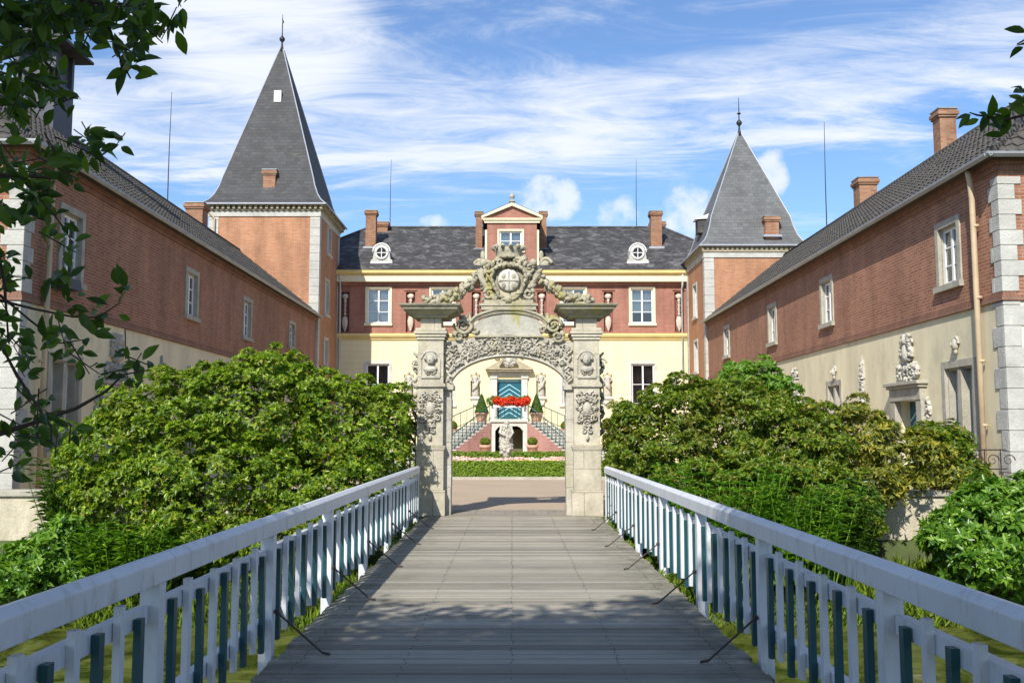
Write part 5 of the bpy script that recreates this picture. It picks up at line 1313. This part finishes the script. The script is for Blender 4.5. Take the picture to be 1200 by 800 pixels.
mb.tube([(sx_-.15, 39.9, 1.95), (sx_-.26, 39.8, 1.7), (sx_-.05, 39.72, 1.55)], [.07, .06, .05], 8); mb.tube([(sx_+.15, 39.9, 1.95), (sx_+.28, 39.82, 1.7), (sx_+.12, 39.72, 1.4)], [.07, .06, .05], 8)
mb.build('figure_group', M['stone_fig'], sc, smooth=True)
# ================================================================== SHRUBS
def shr(l, k): return [(a, b_, c_-(1-k)*.5*f_, d_*k, e_*k, f_*k) for a, b_, c_, d_, e_, f_ in l]
def shrub(name, loc, label, cat, mat, lumps, n, per=7, ln=.11, wd=.045, group=None, stemr=.05, **k):
    if k.get('tuft'): lumps = shr(lumps, .93)
    t = thing(name, loc, label, cat, group)
    grow('foliage', mat, t, lumps, n, per, ln, wd, **k)
    base = (loc[0], loc[1], loc[2]-.2)
    stems(t, base, [(l[0], l[1], l[2]) for l in lumps], stemr, name='stems')
    return t
def at(px, py, Y): x, z = PY(px, py, Y); return x, Y, z
def lump(px, py, Y, rx, ry, rz): x, z = PY(px, py, Y); return (x, Y, z, rx, ry, rz)
RG = 'big rhododendrons beside the gateway'
shrub('rhododendron', (-5.2, 18.6, -.7), 'huge round yellow-green rhododendron between the left railing and the gateway', 'shrub', M['leaf_rhodo'],
  [lump(300, 485, 19.2, 1.7, 1.5, 1.25), lump(200, 500, 19.0, 1.35, 1.4, 1.15), lump(400, 500, 19.5, 1.25, 1.3, 1.1), lump(455, 515, 19.4, .62, 1.0, 1.1), lump(140, 530, 18.8, .95, 1.2, .95),
   lump(250, 570, 18.2, 1.8, 1.3, 1.15), lump(380, 575, 18.6, 1.45, 1.1, 1.1), lump(150, 590, 18.3, 1.0, 1.1, 1.0), lump(320, 462, 19.6, 1.2, 1.1, .75), lump(225, 630, 17.9, 1.0, .9, .7), lump(330, 625, 18.0, 1.1, .8, .7)],
  36000, 6, .080, .038, RG, zmin=-1.1, wob=.18, inner=.76, tuft=(820, .19), xlim=(-9, -2.0))
shrub('rhododendron', (5.2, 19, -.7), 'huge round bronze-green rhododendron right of the gateway', 'shrub', M['leaf_rhodo_r'],
  [lump(790, 520, 19.4, 1.25, 1.3, 1.2), lump(860, 505, 19.6, 1.25, 1.4, 1.15), lump(736, 525, 19.3, .62, .9, 1.05), lump(930, 530, 19.4, 1.1, 1.3, 1.1), lump(870, 590, 18.4, 1.6, 1.1, 1.1),
   lump(780, 590, 18.6, 1.15, 1.0, 1.0), lump(960, 600, 18.5, 1.0, 1.0, .95), lump(820, 478, 20.0, .9, 1.0, .6), lump(930, 640, 18.0, 1.1, .7, .7)],
  32000, 6, .076, .035, RG, zmin=-1.1, wob=.18, inner=.76, tuft=(740, .18), xlim=(1.88, 9))
shrub('yellowing_shrub', (7.6, 20, 0), 'yellow and bronze leaved shrub in front of the right wing portal', 'shrub', M['leaf_yellow'],
  [lump(1000, 520, 19.6, .85, .9, .85), lump(1050, 535, 19.4, .75, .8, .6), lump(1000, 565, 18.9, .8, .7, .5), lump(1090, 545, 19.9, .55, .7, .45), lump(960, 505, 20.2, .6, .8, .5)], 4600, 6, .10, .038, inner=.7, zmin=.35, tuft=(110, .22))
shrub('lime_shrub', (6.3, 24, 0), 'bright lime green shrub rising behind the right rhododendron', 'shrub', M['leaf_bright'],
  [lump(880, 452, 23, .75, .7, .6), lump(905, 470, 23, .6, .6, .6), lump(850, 470, 23, .6, .6, .5)], 2600, 6, .11, .045, inner=.7, tuft=(90, .2))
shrub('hazel_bush', (9.0, 20.1, .3), 'small loose bush with drooping leaves at the foot of the right corner pipe', 'shrub', M['leaf_rhodo_r'],
  [lump(1110, 525, 19.9, .55, .5, .5), lump(1085, 510, 20.1, .3, .4, .28), lump(1130, 560, 19.8, .5, .5, .4)], 1300, 6, .11, .045, inner=.5)
# laurel, bamboo-like plants
shrub('cherry_laurel', (8.6, 17.4, -1.0), 'glossy bright green cherry laurel on the bank at the far right', 'shrub', M['leaf_laurel'],
  [lump(1162, 632, 17.0, .92, .9, .85), lump(1128, 645, 16.8, .5, .8, .62), lump(1195, 610, 17.2, .9, .9, .8), lump(1160, 602, 17.3, .55, .7, .5)], 3600, 6, .15, .062, inner=.72, zmin=-1.2, tuft=(130, .24))
def canes(name, loc, label, mat, n, h, spread, ln, wd, leafn=9, arch_=.35):
    t = thing(name, loc, label, 'shrub'); P = []; D = []; mb = MB()
    for i in range(n):
        a = random.uniform(0, 6.28); r = spread*math.sqrt(random.random()); b = Vector((loc[0]+r*math.cos(a)*1.5, loc[1]+r*math.sin(a)*.6, loc[2]))
        d = Vector((math.cos(a)*arch_*random.uniform(.2, 1), math.sin(a)*arch_*.6, 1)); H = h*random.uniform(.55, 1)
        pts = [b+d*H*t_+Vector((0, 0, -.12*t_*t_*H)) for t_ in (0, .33, .66, 1)]
        mb.tube(pts, [.012, .01, .007, .003], 5)
        for q in range(leafn):
            t_ = .25+.75*q/leafn+random.uniform(0, .05); p = b+d*H*t_+Vector((0, 0, -.12*t_*t_*H)); aa = random.uniform(0, 6.28)
            for w in range(3):
                P.append(p); D.append(Vector((math.cos(aa+w*2.1), math.sin(aa+w*2.1), random.uniform(.1, .9))))
    P = np.array(P); D = np.array(D); U = np.tile(np.array([[0, 0, 1.]]), (len(P), 1))
    V, Fc = leaves(P, D, U, ln*(.7+.6*rng.random(len(P))), np.full(len(P), wd), .15, .3)
    np_mesh('foliage', V, Fc, mat, t); mb.build('stems', mat, t); return t
canes('lance_leaf_shrub', (3.75, 16.9, -.9), 'bright lance leaved shrub poking up behind the right railing', M['leaf_bright'], 85, 2.5, .5, .18, .058)
canes('lance_leaf_shrub', (4.9, 16.9, -.9), 'second, lower bright lance leaved shrub beside it on the right bank', M['leaf_bright'], 60, 2.05, .42, .18, .058)
canes('willow_leaf_shrub', (5.6, 17.6, -1.0), 'dark upright narrow leaved shrub in front of the right moat wall', M['leaf_dark'], 90, 2.0, .38, .16, .058)
shrub('ivy_bush', (6.7, 18.2, -.9), 'dark ivy-like bush spreading along the right moat wall', 'shrub', M['leaf_dark'],
  [lump(985, 600, 18.4, .8, .5, .7), lump(960, 640, 18.0, .9, .5, .5)], 2600, 6, .12, .05, inner=.5)
shrub('bank_shrub', (-8.2, 17.2, -1.0), 'dark loose shrub on the bank at the far left below the moat wall', 'shrub', M['leaf_laurel'],
  [lump(50, 655, 17.0, .6, .7, .42), lump(78, 632, 17.3, .4, .5, .42), lump(10, 680, 16.6, .7, .7, .35), lump(90, 668, 17.2, .5, .6, .32)], 2000, 6, .13, .05, inner=.4)
canes('reedy_shrub', (-8.55, 18.9, -.7), 'tall bluish reed-like shrub in front of the left wing base', M['leaf_dark'], 34, 2.2, .16, .22, .035)
canes('lance_leaf_shrub', (-6.6, 17.0, -1.0), 'spiky bright lance leaved shrub behind the left railing, below the rhododendron', M['leaf_laurel'], 80, 1.3, .5, .2, .045)

# ================================================================== OVERHANGING TREES
def big_leaves(P, D, U, ln, wd):
    """pointed oval leaves, twelve triangles each, with a fold and a curl"""
    n = len(P); D = norm(D); S = norm(np.cross(D, U)); W = norm(np.cross(S, D)); ln = ln.reshape(-1, 1); wd = wd.reshape(-1, 1)
    st = [(0, 0), (.18, .30), (.40, .5), (.62, .46), (.82, .26), (1.0, 0)]
    curl = (rng.random((n, 1))*.5-.1)
    vs = []
    for (t, w) in st:
        c = P+D*ln*t-W*ln*(curl*t*t)
        if w == 0: vs.append(c)
        else: vs += [c+S*wd*w+W*wd*w*.45, c, c-S*wd*w+W*wd*w*.45]
    V = np.stack(vs, 1).reshape(-1, 3); b = np.arange(n)[:, None]*14
    tri = [(0, 2, 1), (0, 3, 2)]
    for k in range(3):
        a = 1+3*k; c = a+3; tri += [(a, a+1, c+1), (a, c+1, c), (a+1, a+2, c+2), (a+1, c+2, c+1)]
    tri += [(10, 11, 13), (11, 12, 13)]
    Fc = np.concatenate([b+np.array([t]) for t in tri], 0); return V, Fc
LP, LD, LU, LL = [], [], [], []
def sprig(p, d, n, ln, spread=.9):
    """whorl of leaves at the end of a twig"""
    d = Vector(d).normalized()
    for i in range(n):
        q = Vector((random.gauss(0, 1), random.gauss(0, 1), random.gauss(0, 1))); q = (q-d*q.dot(d)); q.normalize()
        LP.append(tuple(Vector(p)-d*random.uniform(0, .10)+q*.01)); LD.append(tuple(d*random.uniform(.1, .9)+q*spread)); LU.append((random.gauss(0, .4), -1+random.gauss(0, .45), random.uniform(-.1, .9))); LL.append(ln*random.uniform(.65, 1.1))
def canopy(tr, cx, cy, cz, rx, ry, rz, n, seed):
    rr = np.random.default_rng(seed)
    nc = n//26; d = norm(rr.normal(size=(nc, 3))); rad = rr.random(nc)**.45
    C = np.array([cx, cy, cz])+d*np.array([rx, ry, rz])*rad[:, None]
    keep = np.array([noise.noise(Vector(c)*.55) > -.42 for c in C]); C = C[keep]; nc = len(C)
    P = np.repeat(C, 26, 0)+rr.normal(size=(nc*26, 3))*np.array([.20, .20, .13])
    D = norm(rr.normal(size=(nc*26, 3))*np.array([1, 1, .5])+np.array([0, 0, -.2])); U = norm(rr.normal(size=(nc*26, 3))*.6+np.array([0, 0, 1.]))
    return leaves(P, D, U, .17*(.7+.6*rr.random(len(P))), np.full(len(P), .095), .15, .15), C
# --- left tree
lt = thing('cherry_tree', (-5.2, -1.2, 0), 'large leafy tree overhanging the bridge from the left, its dark branches framing the view', 'tree', 'trees overhanging the near end of the bridge')
mb = MB(); mb.tube([(-5.2, -1.2, -.6), (-5.25, -1.1, 1.2), (-5.1, -1.0, 2.6), (-4.7, -1.0, 4.2), (-4.0, -.9, 5.4)], [.34, .27, .24, .18, .10], 12); mb.build('trunk', M['bark'], lt, smooth=True)
cans = [(-3.6, -1.5, 6.3, 3.2, 3.2, 1.3, 26000, 1), (-.8, -.5, 7.0, 2.4, 2.6, 1.0, 14000, 2), (-2.6, -5.0, 6.6, 4.5, 3.2, 1.2, 22000, 4), (-3.6, 1.1, 6.0, 1.6, 1.6, .8, 5000, 5), (-5.2, .4, 5.2, 1.6, 2.0, 1.2, 6000, 3)]
allV = []; allF = []; off = 0; br_ = MB()
for c in cans:
    (V, Fc), C = canopy(lt, *c); allV.append(V); allF.append(Fc+off); off += len(V)
    for q in C[::14]:
        a = Vector((-4.7, -1.0, 4.2)) if random.random() < .5 else Vector((-4.0, -.9, 5.4)); m_ = a.lerp(Vector(q), .5)+Vector((0, 0, .3)); br_.tube([a, m_, q], [.05, .03, .008], 5)
br_.build('limbs', M['bark'], lt, smooth=True)
np_mesh('crown', np.concatenate(allV), np.concatenate(allF), M['leaf_tree'], lt)
# near branches that hang into view: (px,py,depth) way points, then sprigs
tw = MB()
def W3(px, py, Y): x, z = PY(px, py, Y); return Vector((x, Y, z))
def branch(root, way, r0=.014, r1=.004):
    pts = [Vector(root)]+[W3(*w) for w in way]; n = len(pts); tw.tube(pts, [r0+(r1-r0)*i/(n-1) for i in range(n)], 6); return pts
B0 = (-4.9, -.9, 3.4)
LN = .085
def cluster(px, py, rx, ry, n, Y=3.6, k=5):
    for i in range(n):
        a = random.uniform(0, 6.28); r = math.sqrt(random.random()); p = W3(px+rx*r*math.cos(a), py+ry*r*math.sin(a), Y+random.uniform(-.5, .5))
        d = Vector((random.gauss(.3, .6), random.gauss(-.1, .4), random.gauss(-.3, .6))); sprig(p, d, k, LN)
        tw.tube([p-d.normalized()*.11+Vector((-.02, 0, .02)), p], [.0028, .002], 4)
branch(B0, [(-80, -60, 3.2), (30, -10, 3.5), (120, 5, 3.6), (190, 5, 3.6)]); branch(B0, [(-60, -40, 3.3), (20, 40, 3.6), (60, 80, 3.6), (75, 120, 3.6)])
branch(B0, [(60, -60, 3.4), (118, 0, 3.5), (132, 45, 3.5), (142, 72, 3.5), (153, 92, 3.5)], .01, .003)
for a in ((35, 15, 75, 30, 34), (100, 12, 55, 22, 20), (160, 18, 30, 22, 12), (170, 42, 22, 18, 9), (30, 55, 42, 26, 15), (55, 90, 20, 22, 6), (15, 105, 26, 25, 9), (62, 112, 14, 14, 4), (12, 135, 14, 12, 4)): cluster(*a, k=6)
cluster(95, 40, 16, 8, 2, k=4); cluster(165, 62, 10, 8, 2, k=5); cluster(200, 8, 14, 5, 2, k=4)
sprig(W3(152, 86, 3.5), (.3, 0, -1), 3, .09); sprig(W3(156, 96, 3.5), (.1, -.2, -.4), 6, .105, 1.1)
for dx, dy in ((-8, -12), (-5, -8), (-10, -6), (-3, -14)): tw.blob(W3(148+dx*.5, 84+dy*.5, 3.5), .009, 7, 5, 0)
b1 = branch(B0, [(-60, 190, 3.3), (0, 205, 3.5), (60, 208, 3.5), (100, 195, 3.5), (125, 178, 3.5)], .012, .003)
for a in ((118, 172, 16, 12, 6), (60, 196, 30, 14, 6), (25, 205, 24, 20, 6), (90, 205, 14, 12, 4), (60, 232, 14, 12, 4), (30, 245, 16, 18, 5)): cluster(*a, k=5)
branch(B0, [(-80, 240, 3.2), (-10, 262, 3.3), (5, 330, 3.4), (10, 400, 3.4)], .012, .004)
LN = .072
for a in ((8, 262, 14, 22, 4), (6, 310, 14, 28, 5), (18, 325, 12, 12, 2), (8, 360, 12, 22, 2), (74, 262, 5, 5, 1), (85, 292, 10, 10, 2)): cluster(*a, k=5)
branch(B0, [(-80, 330, 3.2), (0, 352, 3.5), (40, 362, 3.5), (85, 371, 3.5), (115, 372, 3.5), (140, 355, 3.5)], .008, .002)
branch(B0, [(-80, 310, 3.2), (0, 346, 3.6), (35, 375, 3.6), (70, 402, 3.6), (105, 397, 3.6)], .008, .002)
for p in ((80, 325), (132, 335), (138, 367), (104, 343), (88, 370), (120, 362), (110, 388), (62, 390), (45, 388), (9, 390), (80, 342)): sprig(W3(p[0], p[1], 3.5+random.uniform(-.1, .1)), (random.uniform(-.3, .6), 0, random.uniform(-.4, .8)), 5, .085)
LN = .066
b2 = branch(B0, [(-90, 520, 3.1), (0, 508, 3.3), (40, 495, 3.4), (90, 478, 3.4), (125, 458, 3.4), (143, 440, 3.4)], .014, .003)
for a in ((50, 415, 34, 16, 6), (15, 425, 24, 26, 4), (115, 440, 14, 6, 3), (150, 428, 10, 8, 3), (172, 430, 10, 10, 2), (35, 485, 18, 22, 4), (20, 500, 26, 16, 4), (60, 505, 26, 10, 6), (88, 500, 8, 16, 2), (15, 535, 20, 10, 3)): cluster(*a, k=4)
branch(B0, [(-80, 400, 3.2), (0, 402, 3.4), (20, 440, 3.4), (40, 470, 3.4), (60, 500, 3.4), (60, 520, 3.4)], .009, .003)
tw.build('twigs', M['twig'], lt, smooth=True)
V, Fc = big_leaves(np.array(LP), np.array(LD), np.array(LU), np.array(LL), np.array(LL)*.44)
np_mesh('hanging_leaves', V, Fc, M['leaf_tree'], lt, smooth=True)
# --- right tree
rt = thing('cherry_tree', (5.4, -1.0, 0), 'tree behind the right railing with a few leafy twigs reaching in at the upper right', 'tree', 'trees overhanging the near end of the bridge')
mb = MB(); mb.tube([(5.4, -1.0, -.6), (5.45, -.9, 1.4), (5.3, -.8, 3.0), (4.9, -.8, 4.6), (4.4, -.7, 5.4)], [.3, .24, .2, .15, .08], 12); mb.build('trunk', M['bark'], rt, smooth=True)
(V, Fc), C = canopy(rt, 1.9, -2.6, 6.6, 4.4, 4.2, 1.2, 36000, 7)
np_mesh('crown', V, Fc, M['leaf_tree'], rt); br_ = MB()
for q in C[::14]: a = Vector((4.9, -.8, 4.6)); br_.tube([a, a.lerp(Vector(q), .5)+Vector((0, 0, .3)), q], [.05, .03, .008], 5)
br_.build('limbs', M['bark'], rt, smooth=True)
LP.clear(); LD.clear(); LU.clear(); LL.clear(); tw = MB(); B0 = (4.9, -.8, 4.2)
branch(B0, [(1290, 90, 3.4), (1230, 128, 3.5), (1180, 140, 3.5), (1145, 135, 3.5), (1136, 132, 3.5)], .01, .002)
branch(B0, [(1290, -20, 3.4), (1230, 30, 3.5), (1192, 52, 3.5)], .009, .003)
for p, d, n in (((1138, 132), (-.6, 0, .3), 5), ((1176, 128), (0, 0, 1), 4), ((1168, 142), (.2, 0, -.6), 4), ((1190, 102), (-.3, 0, .2), 5), ((1198, 95), (-.1, 0, .5), 4), ((1180, 150), (-.2, 0, -.6), 3), ((1194, 50), (-.5, 0, .3), 4), ((1204, 30), (-.2, 0, 1), 4), ((1206, 110), (0, 0, 0.2), 5)): sprig(W3(p[0], p[1], 3.5), d, n, .085)
tw.build('twigs', M['twig'], rt, smooth=True)
V, Fc = big_leaves(np.array(LP), np.array(LD), np.array(LU), np.array(LL), np.array(LL)*.44)
np_mesh('hanging_leaves', V, Fc, M['leaf_tree'], rt, smooth=True)

# ================================================================== LIGHT AND SKY
sd = bpy.data.lights.new('sun', 'SUN'); sun = bpy.data.objects.new('sun', sd); COL.objects.link(sun)
sd.energy = 4.8; sd.angle = R(.53); sd.color = (1, .95, .87)
sun.rotation_euler = SUN_TRAVEL.to_track_quat('-Z', 'Y').to_euler(); sun.location = (-10, -20, 40)
w = bpy.data.worlds.new('World'); scene.world = w; w.use_nodes = True; nt = w.node_tree; bg = nt.nodes['Background']
sky = N(nt, 'ShaderNodeTexSky', sky_type='NISHITA'); sky.sun_disc = False
sv = -SUN_TRAVEL; sky.sun_elevation = math.asin(sv.z); sky.sun_rotation = math.atan2(sv.x, sv.y) % (2*math.pi)
sky.air_density = 1.0; sky.dust_density = .6; sky.ozone_density = 3.0
tc = N(nt, 'ShaderNodeTexCoord'); sp = N(nt, 'ShaderNodeSeparateXYZ'); L(nt, tc.outputs['Generated'], sp.inputs[0])
def mth(op, a, b_=None, c_=None):
    n = N(nt, 'ShaderNodeMath', operation=op)
    for i, v in enumerate((a, b_, c_)):
        if v is None: continue
        if isinstance(v, (int, float)): n.inputs[i].default_value = v
        else: L(nt, v, n.inputs[i])
    return n.outputs[0]
# clouds lie on a flat layer overhead: project the view direction on to it
zc_ = mth('MAXIMUM', mth('ADD', sp.outputs[2], .06), .02)
u = mth('DIVIDE', sp.outputs[0], zc_); v = mth('DIVIDE', sp.outputs[1], zc_)
cv = N(nt, 'ShaderNodeCombineXYZ'); L(nt, u, cv.inputs[0]); L(nt, v, cv.inputs[1])
def cl_noise(sc, scale3, loc, rot, det=9, rough=.6, dist=.6):
    mp = N(nt, 'ShaderNodeMapping'); mp.inputs['Scale'].default_value = scale3; mp.inputs['Location'].default_value = loc; mp.inputs['Rotation'].default_value = (0, 0, R(rot))
    L(nt, cv.outputs[0], mp.inputs[0]); n = N(nt, 'ShaderNodeTexNoise'); n.inputs['Scale'].default_value = sc; n.inputs['Detail'].default_value = det; n.inputs['Roughness'].default_value = rough; n.inputs['Distortion'].default_value = dist
    L(nt, mp.outputs[0], n.inputs[0]); return n.outputs['Fac']
def mrange(x, a, b_, c_=0, d_=1):
    n = N(nt, 'ShaderNodeMapRange', interpolation_type='SMOOTHSTEP'); L(nt, x, n.inputs[0])
    for i, q in enumerate((a, b_, c_, d_)): n.inputs[i+1].default_value = q
    return n.outputs[0]
# broad bands by elevation (z of the direction) with drifting edges
wisp = cl_noise(1.5, (.55, 1.3, 1), (5.3, 2.9, 0), 14, 10, .62, .9)
fine = cl_noise(3.2, (.6, 1.5, 1), (0, 5, 0), -18, 9, .68, 1.2)
el = mth('ADD', mth('SUBTRACT', sp.outputs[2], mth('MULTIPLY', sp.outputs[0], .07)), mth('MULTIPLY', mth('SUBTRACT', wisp, .5), .16))
band1 = mth('MULTIPLY', mrange(el, .245, .295), mth('SUBTRACT', 1, mrange(el, .32, .39)))      # long band across the picture
low = mth('SUBTRACT', 1, mrange(el, .10, .24))
def blobm(px, py, rx, ry):
    a, b_, c_ = _ray(px, py); d = Vector((a, b_, c_)).normalized()
    ax = mth('MULTIPLY', mth('SUBTRACT', sp.outputs[0], d.x), 1140/rx); az = mth('MULTIPLY', mth('SUBTRACT', sp.outputs[2], d.z), 1140/ry)
    r2 = mth('ADD', mth('MULTIPLY', ax, ax), mth('MULTIPLY', az, az)); return mth('SUBTRACT', 1, mrange(r2, 0.15, 1.6))
big = blobm(285, 25, 140, 70)
mass = mth('ADD', mth('MULTIPLY', band1, .5), mth('MULTIPLY', big, .72))
mass = mth('ADD', mass, mth('MULTIPLY', low, .38))
dens = mth('ADD', mass, mth('MULTIPLY', mth('SUBTRACT', wisp, .5), 1.7)); dens = mth('ADD', dens, mth('MULTIPLY', mth('SUBTRACT', fine, .5), 1.5))
dens = mrange(dens, -.05, .95, .02, .93)
cn = N(nt, 'ShaderNodeTexNoise'); L(nt, tc.outputs['Generated'], cn.inputs[0]); cn.inputs['Scale'].default_value = 26; cn.inputs['Detail'].default_value = 8; cn.inputs['Roughness'].default_value = .6; cum = cn.outputs['Fac']
cm = None
for q in ((805, 250, 34, 40), (722, 252, 28, 26), (510, 262, 26, 12), (900, 205, 26, 30), (640, 232, 50, 30)):
    bq = blobm(*q); cm = bq if cm is None else mth('MAXIMUM', cm, bq)
puff = mrange(mth('ADD', cm, mth('MULTIPLY', mth('SUBTRACT', cum, .5), 2.6)), .5, 1.35, 0, .8)
dens = mth('MAXIMUM', dens, puff)
skyc = mix(nt, 1.0, sky.outputs[0], (.84, 1.0, 1.17), 'MULTIPLY')
L(nt, mix(nt, dens, skyc, (6.1, 6.35, 6.8)), bg.inputs['Color']); bg.inputs['Strength'].default_value = .125
scene.view_settings.view_transform = 'Standard'; scene.view_settings.look = 'None'; scene.view_settings.exposure = .36; scene.view_settings.gamma = 1
scene.render.film_transparent = False
scene.cycles.max_bounces = 8; scene.cycles.transparent_max_bounces = 12
